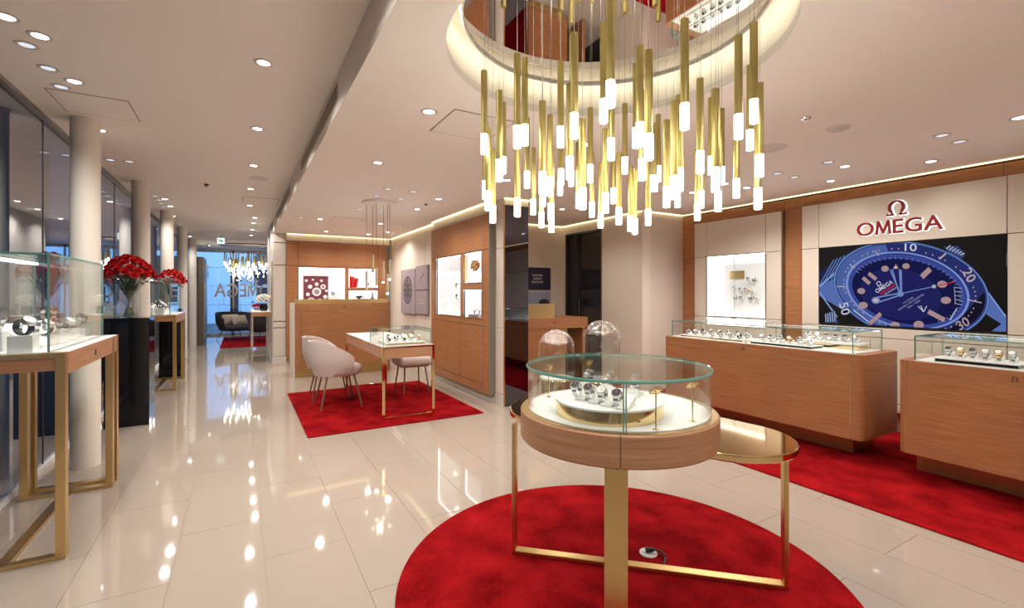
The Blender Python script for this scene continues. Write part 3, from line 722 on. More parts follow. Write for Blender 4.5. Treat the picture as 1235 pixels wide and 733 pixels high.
# ================================================================== RIGHT COUNTERS
def counter(name, y0, y1, label, end_round, emblem_y, seam_y, pl0, pl1, gl0, gl1, split):
    """a long wood counter along y, front at x = 4.2; y0 near end, y1 far end"""
    t = thing(name, label, 'counter', ((4.2 + 4.85) / 2, (y0 + y1) / 2, 0.012))
    r = 0.06; zb, zt = 0.185, 0.858
    def outline(g=0.0):
        p = []
        corners = [(4.2, y0, 180, 270), (4.85, y0, 270, 360), (4.85, y1, 0, 90), (4.2, y1, 90, 180)]
        for cx, cy_, a0, a1 in corners:
            ccx = cx + r if cx < 4.5 else cx - r; ccy = cy_ + r if cy_ == y0 else cy_ - r
            for k in range(7):
                a = R(a0 + (a1 - a0) * k / 6); p.append((ccx + (r - g) * math.cos(a), ccy + (r - g) * math.sin(a)))
        return p
    f = lambda a, b, c: (a, b, c)
    MB().prism(outline(), f, zb, 0.762).build('body', 'wood', t, smooth=True)
    MB().prism(outline(0.003), f, 0.762, 0.768).build('groove', 'gold', t)
    MB().prism(outline(), f, 0.768, zt).build('drawer_front', 'wood', t, smooth=True)
    B(4.1985, 4.203, seam_y - .004, seam_y + .004, zb, zt).build('corner_strip', 'gold', t)
    if end_round == 'far': B(4.1985, 4.203, y0 + 0.08, y0 + 0.088, zb, zt).build('corner_strip', 'gold', t)
    B(4.44, 4.80, pl0, pl1, 0.012, zb + .002).build('plinth', 'brass_plinth', t)
    m = MB(); omega(m, onwall_mx(4.2, emblem_y, 0.795), 0.03, 0.0, 0.002); m.build('emblem', 'print_dark', t)
    B(4.215, 4.73, gl0, gl1, zt, zt + .006).build('deck', 'white', t)
    z0, z1 = zt + .004, 1.04; th = .008
    xs0, xs1 = 4.222, 4.725
    cuts = [gl0] + split + [gl1]
    for a, b in zip(cuts, cuts[1:]):
        MB().pane(xs0, xs0 + th, a + .001, b - .001, z0, z1 - th).build('front_pane', ['glass', 'glass_edge'], t)
        MB().pane(xs1 - th, xs1, a + .001, b - .001, z0, z1 - th).build('back_pane', ['glass', 'glass_edge'], t)
        MB().pane(xs0, xs1, a + .001, b - .001, z1 - th, z1).build('top_pane', ['glass', 'glass_edge'], t)
    MB().pane(xs0 + th, xs1 - th, gl0, gl0 + th, z0, z1 - th).build('end_pane', ['glass', 'glass_edge'], t)
    MB().pane(xs0 + th, xs1 - th, gl1 - th, gl1, z0, z1 - th).build('end_pane', ['glass', 'glass_edge'], t)
    B(xs1 - .02, xs1 - .010, gl0 + .02, gl1 - .02, z1 - .02, z1 - .009).build('case_light', 'case_led', t)
    return t
counter('display_counter', 1.81, 3.80, 'long wood display counter with glass case before the showcase window', 'both', 2.816, 1.89, 1.98, 3.55, 1.885, 3.70, [2.80])
counter('display_counter', -1.2, 1.585, 'wood display counter with glass case cut off by the right edge', 'far', 0.975, 1.53, -1.0, 1.552, -1.1, 1.492, [0.2])
ZD = 0.864
def tray(x0, x1, y0, y1, z, h, label, mat='gold_polished'):
    t = thing('display_tray', label, 'tray', ((x0 + x1) / 2, (y0 + y1) / 2, z))
    B(x0 + .008, x1 - .008, y0 + .008, y1 - .008, z, z + h * .7).build('base', mat, t)
    B(x0, x1, y0, y1, z + h * .7, z + h).build('top', 'white_satin', t, bevel=.002)
    return z + h
zt = tray(4.26, 4.52, 2.86, 3.62, ZD, 0.022, 'low gold tray at the far end of the long counter')
kinds = ['steel', 'white', 'steel', 'blue', 'steel', 'white', 'leather', 'steel']
k = 0
for row, x in ((0, 4.315), (1, 4.445)):
    for i in range(7):
        y = 3.54 - i * 0.103; kd = kinds[(i + row * 3) % 8]
        nm_ = '%s from left, %s row of the long counter far tray' % (ORD[i], 'front' if row == 0 else 'back')
        put_stand('pad', (0.034, 0.07, 0.034), x, y, zt, R(-90), 'white watch wedge, ' + nm_, 'watch wedges on the long counter')
        put_watch(kd, x - .012, y, zt + .014, R(-90), 'wristwatch, ' + nm_, 'watches on the long counter', 0.9)
zt = tray(4.26, 4.46, 2.22, 2.79, ZD, 0.022, 'low dark-fronted tray in the middle of the long counter', 'black_gloss')
for i in range(6):
    y = 2.70 - i * 0.085; kd = ['white', 'steel', 'steel', 'gold', 'steel', 'white'][i]
    put_stand('pad', (0.034, 0.07, 0.034), 4.35, y, zt, R(-90), 'white watch wedge, %s from the left on the middle tray, long counter' % ORD[i], 'watch wedges on the long counter')
    put_watch(kd, 4.338, y, zt + .014, R(-90), 'wristwatch, %s from the left on the middle tray, long counter' % ORD[i], 'watches on the long counter', 0.9)
zt = tray(4.50, 4.68, 1.96, 2.45, ZD, 0.052, 'raised tray at the near end of the long counter')
for i in range(6):
    y = 2.40 - i * 0.075; kd = ['steel', 'white', 'steel', 'blue', 'steel', 'white'][i]
    put_stand('pad', (0.034, 0.07, 0.034), 4.59, y, zt, R(-90), 'white watch wedge, %s from the left on the raised tray, long counter' % ORD[i], 'watch wedges on the long counter')
    put_watch(kd, 4.578, y, zt + .014, R(-90), 'wristwatch, %s from the left on the raised tray, long counter' % ORD[i], 'watches on the long counter', 0.9)
zt = tray(4.27, 4.50, 0.97, 1.40, ZD, 0.03, 'low dark-fronted tray at the left end of the cut-off counter', 'black_gloss')
for i in range(6):
    y = 1.345 - i * 0.064; kd = ['steel', 'gold', 'blue', 'white', 'gold', 'white'][i]
    put_stand('pad', (0.034, 0.07, 0.034), 4.39, y, zt, R(-90), 'white watch wedge, %s from the left on the cut-off counter' % ORD[i], 'watch wedges on the cut-off counter')
    put_watch(kd, 4.378, y, zt + .014, R(-90), 'wristwatch, %s from the left on the cut-off counter' % ORD[i], 'watches on the cut-off counter', 1.0)
zt = tray(4.42, 4.62, 0.45, 0.93, ZD, 0.05, 'raised tray at the right edge of the cut-off counter')
for i in range(4):
    put_stand('pad', (0.034, 0.07, 0.034), 4.51, 0.885 - i * .075, zt, R(-90), 'white watch wedge, %s on the raised tray, cut-off counter' % ORD[i], 'watch wedges on the cut-off counter')
    put_watch('gold', 4.498, 0.885 - i * .075, zt + .014, R(-90), 'gold wristwatch, %s from the left on the raised tray, cut-off counter' % ORD[i], 'watches on the cut-off counter', 0.9)

# ================================================================== SIGN AND SCREEN ON THE RIGHT WALL
sg = thing('wall_sign', 'red backlit brand lettering with emblem above the screen', 'sign', (XR, 2.07, 1.93))
LET = 'OMEGA'; ws_ = []
for ch_ in LET:
    v, f = text_mesh(ch_, 0.19, 0.0, 0.002, 1.16, 'LEFT'); ws_.append((min(p[0] for p in v), max(p[0] for p in v)))
gap = 0.014; tot = sum(b - a for a, b in ws_) + gap * 4; sxx = 0.685 / tot
cur = -0.685 / 2
for ch_, (a, b) in zip(LET, ws_):
    fn = onwall_mx(XR, 2.067 - cur + a * sxx, 1.985)
    m = put_letter(MB(), ch_, 0.19, fn, 0.020, 1.16 * sxx, 0.006, 0.0022); lt = m.build('letter', 'sign_red', sg)
    m = put_letter(MB(), ch_, 0.19, onwall_mx(XR, 2.067 - cur + a * sxx - .004, 1.982), 0.008, 1.16 * sxx, 0.006, 0.0055); m.build('halo_plate', 'halo', lt)
    cur += (b - a + gap) * sxx
fn = onwall_mx(XR, 2.073, 2.098)
m = MB(); omega(m, fn, 0.148, 0.014, 0.026, fat=1.1); em = m.build('emblem', 'sign_red', sg)
m = MB(); omega(m, onwall_mx(XR, 2.069, 2.096), 0.148, 0.002, 0.014, fat=1.1, grow=0.006); m.build('halo_plate', 'halo', em)

tv = thing('video_screen', 'large wall screen showing a blue diver watch on black', 'screen', (XR, 2.055, 1.02))
B(XR + .004, XR + .03, 1.324, 2.786, 1.022, 1.838).build('panel', 'black_gloss', tv)
B(XR + .003, XR + .0035, 1.326, 2.784, 1.024, 1.836).build('display', 'screen_black', tv)
HM = (0.001682512137501824, 0.0, -0.06225294908756749, 7.276585171542034e-05, -0.0018482526335716796, 1.0970179804616786, 0.00026424455636494154, 0.0)
def tvp(p):       # artwork grid -> metres on the screen
    x, y = p; d = HM[6] * x + HM[7] * y + 1
    return ((HM[0] * x + HM[1] * y + HM[2]) / d, (HM[3] * x + HM[4] * y + HM[5]) / d)
TVF = onwall_mx(XR + .003, 2.7875, 1.02)
def clip(poly):
    for ax, lim, sgn in ((0, 0.006, 1), (0, 1.460, -1), (1, 0.006, 1), (1, 0.814, -1)):
        out = []
        for i, p in enumerate(poly):
            q = poly[(i + 1) % len(poly)]; ip = (p[ax] - lim) * sgn >= 0; iq = (q[ax] - lim) * sgn >= 0
            if ip: out.append(p)
            if ip != iq:
                t = (lim - p[ax]) / (q[ax] - p[ax]); out.append((p[0] + (q[0] - p[0]) * t, p[1] + (q[1] - p[1]) * t))
        poly = out
        if not poly: return []
    return poly
layer = [0.0]
def art(name, polys, col, s=1.0, mapped=False, split=False):
    if split:
        for poly in polys: layer[0] -= 0.0003; art(name, [poly], col, s)
        layer[0] += 0.0003; return
    layer[0] += 0.00035
    mn = 'screen_' + '_'.join('%d' % int(255 * c) for c in col) + '_%d' % int(s * 100)
    if mn not in MATS: emis(mn, col, s * 0.55)
    m = MB()
    for poly in polys:
        q = clip(poly if mapped else [tvp(p) for p in poly])
        if len(q) > 2: m.add([TVF(a, b, layer[0]) for a, b in q], [tuple(range(len(q)))])
    return m.build(name, mn, tv) if m.v else None
def ring(cx, cy_, rx, ry, rot, w, n=72):
    o = circ(cx, cy_, rx, n, ry, rot); i_ = circ(cx, cy_, rx - w, n, ry - w * ry / rx, rot)
    return [[o[k], o[(k + 1) % n], i_[(k + 1) % n], i_[k]] for k in range(n)]
def arttext(name, body, size, at, rot, col, s=1.0, sx=1.0, off=0.0):
    layer[0] += 0.00035
    mn = 'screen_' + '_'.join('%d' % int(255 * c) for c in col) + '_%d' % int(s * 100)
    if mn not in MATS: emis(mn, col, s * 0.55)
    v, f = text_mesh(body, size, 0, off, sx); cr, sr = math.cos(rot), math.sin(rot)
    m = MB(); pts = [tvp((at[0] + x * cr + y * sr, at[1] + x * sr - y * cr)) for x, y, z in v]
    m.add([TVF(a, b, layer[0]) for a, b in pts], f); return m.build(name, mn, tv)
def bar(x0, y0, x1, y1, w):
    dx, dy = x1 - x0, y1 - y0; L = math.hypot(dx, dy); nx, ny = -dy / L * w / 2, dx / L * w / 2
    return [(x0 + nx, y0 + ny), (x1 + nx, y1 + ny), (x1 - nx, y1 - ny), (x0 - nx, y0 - ny)]
BL = (0.085, 0.14, 0.48); LB = (0.22, 0.38, 0.85); DK = (0.012, 0.014, 0.085); PK = (0.55, 0.36, 0.38); WH = (0.75, 0.78, 0.95)
rot = R(10)
art('strap_print', [[(36, 300), (150, 205), (300, 145), (420, 140), (330, 230), (130, 380), (36, 400)]], (0.02, 0.03, 0.10))
art('strap_link_print', [bar(40 + 24 * k, 372 - 13 * k, 130 + 22 * k, 215 - 8 * k, 7) for k in range(10)], (0.16, 0.25, 0.55))['kind'] = 'stuff'
art('lug_print', [[(36, 375), (150, 320), (190, 520), (36, 430)], [(1040, 380), (1178, 545), (1178, 610), (1050, 530)], [(1075, 640), (1165, 575), (1178, 600), (1178, 640)], [(60, 420), (250, 180), (390, 120), (380, 150), (160, 380)]], (0.13, 0.22, 0.60), split=True)
art('lug_light_print', [bar(40, 378, 290, 160, 10), bar(1062, 400, 1170, 545, 8), bar(40, 410, 150, 560, 8)], (0.32, 0.48, 0.95), split=True)
art('crown_print', [[(800, 135), (885, 130), (930, 180), (915, 205), (850, 190)], [(75, 545), (130, 520), (160, 600), (80, 600)]], (0.05, 0.08, 0.22), split=True)
art('crown_ridge_print', [bar(815 + 17 * k, 150 + 7 * k, 840 + 17 * k, 128 + 9 * k, 7) for k in range(6)] + [bar(82 + 14 * k, 590 - k, 78 + 14 * k, 540 - 4 * k, 5) for k in range(5)], (0.55, 0.62, 0.85))['kind'] = 'stuff'
art('case_print', [circ(600, 395, 478, 72, 285, rot)], (0.06, 0.11, 0.34))
art('case_glint_print', ring(600, 394, 474, 281, rot, 7), (0.22, 0.36, 0.85))['kind'] = 'stuff'
art('bezel_print', [circ(602, 392, 458, 72, 268, rot)], (0.030, 0.040, 0.20))
art('bezel_light_print', [[p for p in circ(595, 390, 452, 72, 262, rot) if p[0] < 470] + [p for p in circ(585, 395, 375, 72, 222, rot)[::-1] if p[0] < 470]], (0.10, 0.17, 0.50))
art('bezel_shade_print', [[p for p in circ(602, 392, 452, 72, 262, rot) if p[0] > 800 and p[1] > 380]], (0.012, 0.010, 0.030))
art('inner_rim_print', ring(580, 398, 380, 226, rot, 16), (0.30, 0.42, 0.95), 0.9)['kind'] = 'stuff'
art('rehaut_print', [circ(580, 400, 362, 72, 212, rot)], (0.060, 0.090, 0.42))
art('dial_print', [circ(578, 404, 338, 72, 190, rot)], DK)
art('dial_glow_print', [circ(540, 420, 250, 60, 150, rot)], (0.022, 0.022, 0.15))
art('rim_glint_print', [bar(250 + 12 * k, 515 + 9 * k, 262 + 12 * k, 524 + 9 * k, 7) for k in range(9)] + [bar(880 - 6 * k, 500 + 10 * k, 874 - 6 * k, 510 + 10 * k, 7) for k in range(7)], (0.6, 0.75, 1.0))['kind'] = 'stuff'
dots = []
for k in range(60):
    a = 2 * math.pi * k / 60 + .05; c = circ(590, 395, 1, 4)
    x, y = 405 * math.cos(a), 238 * math.sin(a); X_, Y_ = 592 + x * math.cos(rot) - y * math.sin(rot), 394 + x * math.sin(rot) + y * math.cos(rot)
    if k % 5: dots.append(circ(X_, Y_, 4.5, 8))
art('bezel_dot_print', dots, (0.65, 0.50, 0.52))['kind'] = 'stuff'
tick = []
for k in range(60):
    a = 2 * math.pi * k / 60
    q = []
    for sc_ in (0.93, 1.0):
        x, y = 345 * sc_ * math.cos(a), 198 * sc_ * math.sin(a); q += [578 + x * math.cos(rot) - y * math.sin(rot), 402 + x * math.sin(rot) + y * math.cos(rot)]
    if -2.9 < math.atan2(math.sin(a), math.cos(a)) < 0.9: tick.append(bar(*q, 3))
art('minute_tick_print', tick, (0.30, 0.34, 0.62))['kind'] = 'stuff'
art('marker_print', [circ(445, 268, 23, 20, 18), circ(573, 252, 23, 20, 17), circ(792, 358, 30, 20, 21), circ(814, 453, 31, 20, 21), circ(650, 600, 32, 20, 24), circ(505, 602, 30, 20, 18), circ(312, 487, 28, 20, 20), circ(300, 402, 24, 20, 18),
     bar(668, 316, 720, 268, 32), bar(310, 322, 352, 358, 22), bar(345, 296, 392, 332, 22), bar(352, 596, 420, 535, 24), bar(708, 520, 806, 570, 28), [(495, 265), (512, 240), (528, 265)]], PK, split=True)
art('bezel_mark_print', [bar(775, 210, 815, 175, 10), bar(945, 448, 1028, 466, 6), bar(150, 376, 203, 376, 6), bar(385, 160, 408, 190, 6), bar(228, 244, 262, 264, 5), bar(238, 262, 262, 250, 5)], (0.62, 0.52, 0.62), split=True)
art('date_window_print', [bar(865, 375 + 24 * k, 912, 382 + 24 * k, 5) for k in range(5)] + [bar(865, 375, 872, 470, 5)], (0.35, 0.38, 0.60))['kind'] = 'stuff'
arttext('numeral_print', '10', 62, (594, 143), R(2), WH, sx=1.5, off=0.8)
arttext('numeral_print', '20', 84, (952, 305), R(62), (0.62, 0.50, 0.58), sx=1.0, off=1.0)
arttext('numeral_print', '30', 80, (918, 592), R(-32), (0.50, 0.40, 0.50), sx=1.0, off=1.0)
arttext('numeral_print', '50', 78, (196, 508), R(76), WH, sx=1.0, off=0.8)
m_om = []
arttext('dial_text_print', 'OMEGA', 34, (440, 376), R(-32), WH, off=0.6)
arttext('dial_text_print', '\u03a9', 40, (410, 360), R(-32), WH, off=0.6)
arttext('dial_script_print', 'Seamaster', 27, (462, 388), R(-32), (0.75, 0.03, 0.05), off=0.4)
arttext('dial_text_print', 'PROFESSIONAL', 13, (482, 400), R(-32), WH)
arttext('dial_text_print', 'CO-AXIAL', 16, (588, 455), R(-32), (0.4, 0.45, 0.75))
arttext('dial_text_print', 'MASTER CHRONOMETER', 16, (606, 466), R(-32), (0.4, 0.45, 0.75))
arttext('dial_text_print', '300m / 1000ft', 16, (622, 478), R(-32), (0.4, 0.45, 0.75))
art('dial_arrow_print', [bar(648, 488, 680, 522, 5), bar(664, 486, 682, 522, 5), bar(700, 488, 684, 520, 5)], WH)['kind'] = 'stuff'
art('hand_print', [bar(540, 415, 480, 275, 9), bar(545, 415, 535, 270, 9), bar(548, 410, 545, 275, 8), bar(532, 412, 492, 270, 6), bar(540, 412, 395, 440, 8), bar(540, 424, 395, 472, 8), circ(391, 457, 26, 20, 20), circ(541, 418, 20, 20, 16), bar(541, 416, 745, 372, 5), circ(744, 372, 15, 16, 12)], (0.24, 0.34, 0.72), split=True)
art('hand_lume_print', [circ(391, 457, 16, 16, 12), circ(744, 372, 10, 12, 8), [(500, 268), (512, 248), (524, 268)]], (0.75, 0.62, 0.58), split=True)
art('hand_tip_print', [bar(770, 366, 872, 342, 6)], (0.75, 0.03, 0.05))

# watches hung in the showcase window
pts = [(3.734, 1.495), (3.661, 1.494), (3.943, 1.403), (3.849, 1.357), (3.777, 1.357), (3.706, 1.349), (3.924, 1.263), (3.845, 1.245), (3.714, 1.264), (3.646, 1.265)]
for i, (y, z) in enumerate(pts):
    x = XR + .19
    put_watch(['steel', 'leather', 'white', 'steel', 'steel', 'gold', 'leather', 'steel', 'leather', 'white'][i], x, y, z, R(-90), 'wristwatch hung in the showcase window, %s counting from the top row' % ORD[i], 'watches in the showcase window', 0.95)
    m = MB().tube((x + .02, y, z + .03), (XR + .262, y, z + .03), .008); solo('watch_peg', m, 'white', 'white peg holding the %s watch in the showcase window' % ORD[i], 'peg', 'pegs in the showcase window')
solo('info_plaque', B(XR + .235, XR + .245, 3.83, 4.04, 1.536, 1.642), 'gold', 'small gold plaque inside the showcase window', 'plaque')
solo('showcase_backdrop', B(XR + .245, XR + .258, 3.55, 4.12, 1.12, 1.73), 'white', 'white raised backboard inside the showcase window', 'board', bevel=.004)

# ================================================================== ROUND DISPLAY ON THE ROUND RUG
CX, CY = 1.176, 1.284
rd = thing('round_display', 'round wood display table with curved glass case on one brass post', 'display table', (CX, CY, 0.013))
ang = -math.atan2(CX, CY)                       # the post's flat face and the drum seam look towards the aisle corner
def rotpt(x, y): return (CX + x * math.cos(ang) - y * math.sin(ang), CY + x * math.sin(ang) + y * math.cos(ang))
def rbox(m, hx, hy, z0, z1, ox=0, oy=0):
    q = [rotpt(ox - hx, oy - hy), rotpt(ox + hx, oy - hy), rotpt(ox + hx, oy + hy), rotpt(ox - hx, oy + hy)]
    return m.prism(q, lambda a, b, c: (a, b, c), z0, z1)
rbox(MB(), 0.041, 0.041, 0.025, 0.84).build('post', 'gold', rd, bevel=0.002)
MB().lathe([(0, 0.013), (0.20, 0.013), (0.20, 0.022), (0.19, 0.027), (0, 0.027)], CX, CY, n=48).build('base_plate', 'gold', rd, smooth=True)
a_seam = math.atan2(-1.284, -1.176) + 0.035
for k in range(3):
    a0 = a_seam + k * 2 * math.pi / 3 + 0.0035; a1 = a_seam + (k + 1) * 2 * math.pi / 3 - 0.0035
    m = MB(); m.lathe([(0.30, 0.837), (0.341, 0.837), (0.345, 0.842), (0.345, 0.932), (0.341, 0.937), (0.30, 0.937)], CX, CY, n=32, closed=True, a0=a0, a1=a1)
    m.build('drum_panel', 'wood_pale', rd, smooth=True)
MB().lathe([(0, 0.840), (0.338, 0.840), (0.338, 0.930), (0, 0.930)], CX, CY, n=64).build('drum_core', 'bronze', rd, smooth=True)
MB().lathe([(0.316, 0.930), (0.339, 0.930), (0.339, 0.9385), (0.316, 0.9385)], CX, CY, n=72, closed=True).build('brass_rim', 'gold', rd, smooth=True)
MB().lathe([(0, 0.930), (0.316, 0.930), (0.316, 0.941), (0, 0.941)], CX, CY, n=64).build('deck', 'white', rd, smooth=True)
zt0, zt1 = 1.082, 1.092
for k in range(2):
    a0 = a_seam + 0.045 + k * math.pi + .004; a1 = a0 + math.pi - .008
    m = MB(); m.lathe([(0.312, 0.941), (0.318, 0.941), (0.318, zt0), (0.312, zt0)], CX, CY, n=40, closed=True, a0=a0, a1=a1)
    m.build('curved_pane', 'glass', rd, smooth=True)
for k in range(2):
    a = a_seam + 0.045 + k * math.pi; p = (CX + .315 * math.cos(a), CY + .315 * math.sin(a))
    for dd in (-0.012, 0.012):
        q = (CX + .315 * math.cos(a + dd), CY + .315 * math.sin(a + dd)); MB().tube((*q, 0.941), (*q, zt0), 0.0022, n=6).build('pane_edge', 'glass_edge', rd)
m = MB(); m.lathe([(0, zt0), (0.323, zt0)], CX, CY, n=72, mi=0); m.lathe([(0, zt1), (0.323, zt1)], CX, CY, n=72, mi=0); m.lathe([(0.323, zt0), (0.3245, zt0 + .002), (0.3245, zt1 - .002), (0.323, zt1)], CX, CY, n=72, mi=1)
m.build('glass_top', ['glass', 'glass_edge'], rd)
TX, TY = 1.09, 1.227
tr = thing('display_tray', 'round polished gold tray with white top inside the round display', 'tray', (TX, TY, 0.941))
MB().lathe([(0, 0.941), (0.18, 0.941), (0.18, 0.984), (0, 0.984)], TX, TY, n=64).build('base', 'gold_polished', tr, smooth=True)
MB().lathe([(0, 0.984), (0.18, 0.984), (0.18, 0.990), (0.178, 0.991), (0, 0.991)], TX, TY, n=64).build('top', 'white', tr, smooth=True)
for i, (x, y) in enumerate(((0.993, 1.276), (1.005, 1.222), (1.012, 1.166), (1.024, 1.108))):
    rz = R(-62)
    put_stand('round_pad', (0.036, 0.085, 0.034), x + .022, y - .012, 0.991, rz, 'cream watch wedge, %s from the left in the round display' % ORD[i], 'watch wedges in the round display', 'white_satin')
    put_watch(['steel', 'steel', 'white', 'steel'][i], x, y, 0.998, rz, 'steel bracelet watch, %s from the left on the round gold tray' % ORD[i], 'watches in the round display', 0.85)
for i, (x, y) in enumerate(((1.16, 1.30), (1.19, 1.20), (1.12, 1.37))):
    put_stand('round_pad', (0.036, 0.085, 0.034), x, y, 0.991, R(120), 'white watch wedge, %s at the back of the round gold tray' % ORD[i], 'watch wedges in the round display')
    put_watch('white', x + .012, y + .018, 1.003, R(120), 'steel watch facing away, %s at the back of the round gold tray' % ORD[i], 'watches in the round display', 0.95)
for i, (x, y, lab) in enumerate(((1.073, 1.000, 'at the front right of the tray'), (1.245, 1.008, 'at the right inside the glass'), (1.047, 1.525, 'at the left inside the glass'), (1.262, 1.545, 'at the back inside the glass'))):
    t = thing('pin_stand', 'slim gold pin stand with tilted square head ' + lab, 'stand', (x, y, 0.941), 'pin stands in the round display')
    MB().lathe([(0, .941), (.010, .941), (.010, .943), (.003, .945), (0, .945)], x, y, n=16).build('foot', 'gold_polished', t, smooth=True)
    MB().tube((x, y, .943), (x, y, 1.052), .0022, n=8).build('stem', 'gold_polished', t, smooth=True)
    m = MB(); h = .014
    for sgx in (-1, 1):
        m.prism([(-h, -.004), (h, -.004), (h, .004), (-h, .004)], lambda a, b, c: (x + a * .8 - b * .3, y - a * .5 - c * .6, 1.058 + c * .6 + b), sgx * .012 - .002, sgx * .012 + .002)
    m.prism([(-h, -.0015), (h, -.0015), (h, .0015), (-h, .0015)], lambda a, b, c: (x + a * .8, y - a * .5 - c * .6, 1.058 + c * .6 + b), -.014, .014)
    m.build('head', 'gold_polished', t)

# low pebble-shaped mirror table behind it
GX, GY = 1.683, 1.662; U = (0.726, -0.687); V = (0.687, 0.726)
def gp(al, pe): return (GX + al * U[0] + pe * V[0], GY + al * U[1] + pe * V[1])
def pebble(shrink=0.0, n=72):
    cs = ((-0.30, 0.29, 0.415 - shrink), (0.375, -0.075, 0.275 - shrink)); o = []
    for i in range(n):
        a = 2 * math.pi * i / n; d = (math.cos(a), math.sin(a))
        best = max(cs, key=lambda c: c[0] * d[0] + c[1] * d[1] + c[2]); o.append(gp(best[0] + best[2] * d[0], best[1] + best[2] * d[1]))
    return o
pt_ = thing('low_mirror_table', 'low pebble-shaped polished brass table under two glass domes', 'table', (GX, GY, 0.013))
idf = lambda a, b, c: (a, b, c)
mt = MB(); n_ = 72
mt.prism(pebble(0.0), idf, 0.675, 0.708); mt.build('table_top', 'gold_polished', pt_, bevel=0.006, seg=3)
def bar3(p, q, w, z0, z1):
    d = Vector((q[0] - p[0], q[1] - p[1])).normalized(); nx, ny = -d.y * w / 2, d.x * w / 2
    return MB().prism([(p[0] + nx, p[1] + ny), (q[0] + nx, q[1] + ny), (q[0] - nx, q[1] - ny), (p[0] - nx, p[1] - ny)], idf, z0, z1)
e0, e1 = gp(-0.64, 0.0), gp(0.64, 0.0)
bar3(e0, e1, 0.05, 0.013, 0.033).build('foot_bar', 'gold', pt_, bevel=0.003)
bar3(gp(-0.64, 0), gp(-0.62, 0), 0.05, 0.013, 0.678).build('leg', 'gold', pt_, bevel=0.002)
bar3(gp(0.62, 0), gp(0.64, 0), 0.05, 0.013, 0.678).build('leg', 'gold', pt_, bevel=0.002)
for i, (x, y, ztop, rr) in enumerate(((1.629, 2.293, 1.133, 0.106), (1.827, 2.121, 1.19, 0.108))):
    dm = thing('glass_dome', 'clear glass dome on a gold base, %s of the pair' % ('lower left' if i == 0 else 'taller right'), 'dome', (x, y, 00.708), 'glass domes on the brass table')
    zb = 0.845
    MB().lathe([(0, 0.708), (rr + .008, 0.708), (rr + .008, zb - .004), (rr + .004, zb), (0, zb)], x, y, n=48).build('base', 'gold_polished', dm, smooth=True)
    MB().lathe([(0, zb), (rr - .006, zb), (rr - .006, zb + .004), (0, zb + .004)], x, y, n=40).build('base_cloth', 'white', dm, smooth=True)
    pr = [(rr, zb)]
    for k in range(0, 13):
        a = R(90 * k / 12); pr.append((rr * math.cos(a), ztop - rr + rr * math.sin(a)))
    pr[-1] = (0, ztop)
    MB().lathe(pr, x, y, n=48).build('bell', 'dome_glass', dm, smooth=True)
    MB().lathe([(r_ * .965, z_ - (.004 if k_ else 0)) for k_, (r_, z_) in enumerate(pr)], x, y, n=48).build('bell_inside', 'dome_glass', dm, smooth=True)
# floor socket with plug
fs = thing('floor_socket', 'white round floor socket with black plug on the round rug', 'socket', (1.814, 1.741, 0.013))
MB().lathe([(0, .013), (.045, .013), (.044, .018), (0, .019)], 1.814, 1.741, n=32).build('cover', 'white', fs, smooth=True)
MB().tube((1.80, 1.745, .03), (1.835, 1.725, .034), .014, .010, n=12).build('plug', 'black', fs, smooth=True)
solo('power_cable', MB().path([(1.835, 1.725, .034), (1.86, 1.70, .03), (1.85, 1.66, .022), (1.78, 1.61, .019), (1.70, 1.63, .019), (1.60, 1.72, .019)], .006, 8), 'black', 'black power cable running from the floor socket', 'cable', smooth=True)

# ================================================================== CONSULTATION TABLE, CHAIRS
def table_frame(t, x0, x1, y, zt, w=0.035, d=0.03, zb=0.012, mat='gold_polished'):
    B(x0, x0 + w, y, y + d, zb, zt).build('leg', mat, t, bevel=.0015); B(x1 - w, x1, y, y + d, zb, zt).build('leg', mat, t, bevel=.0015)
    B(x0 + w, x1 - w, y, y + d, zb, zb + .022).build('foot_bar', mat, t, bevel=.0015)
ct = thing('consultation_table', 'white-topped wood consultation table on gold frames', 'table', (1.575, 5.94, 0.012))
table_frame(ct, 1.285, 1.865, 4.942, 0.777, 0.03, 0.03); table_frame(ct, 1.285, 1.865, 6.91, 0.777, 0.03, 0.03)
B(1.288, 1.315, 4.972, 6.91, 0.655, 0.768).build('apron', 'wood_pale', ct); B(1.835, 1.862, 4.972, 6.91, 0.655, 0.768).build('apron', 'wood_pale', ct)
B(1.315, 1.835, 4.945, 4.965, 0.655, 0.766).build('drawer_front', 'wood_pale', ct); B(1.315, 1.835, 6.915, 6.935, 0.655, 0.766).build('apron', 'wood_pale', ct)
B(1.287, 1.863, 4.944, 6.938, 0.768, 0.778).build('table_top', 'white_satin', ct, bevel=.001)
gm = MB(); gm.box(1.285, 1.865, 4.94, 4.944, .764, .779); gm.box(1.283, 1.287, 4.94, 6.94, .772, .779); gm.build('gold_edge', 'gold_polished', ct)
def glass_case(name, label, x0, x1, y0, y1, z0, z1, th=.006, light=True):
    t = thing(name, label, 'glass case', ((x0 + x1) / 2, (y0 + y1) / 2, z0)); M = ['glass', 'glass_edge']
    MB().pane(x0, x0 + th, y0, y1, z0, z1 - th).build('side_pane', M, t); MB().pane(x1 - th, x1, y0, y1, z0, z1 - th).build('side_pane', M, t)
    MB().pane(x0 + th, x1 - th, y0, y0 + th, z0, z1 - th).build('end_pane', M, t); MB().pane(x0 + th, x1 - th, y1 - th, y1, z0, z1 - th).build('end_pane', M, t)
    MB().pane(x0, x1, y0, y1, z1 - th, z1).build('top_pane', M, t); return t
glass_case('glass_case', 'low glass case on the near end of the consultation table', 1.305, 1.835, 4.985, 5.57, 0.778, 0.955)
zt = tray(1.36, 1.80, 5.05, 5.45, 0.778, 0.03, 'gold tray with white top in the low glass case')
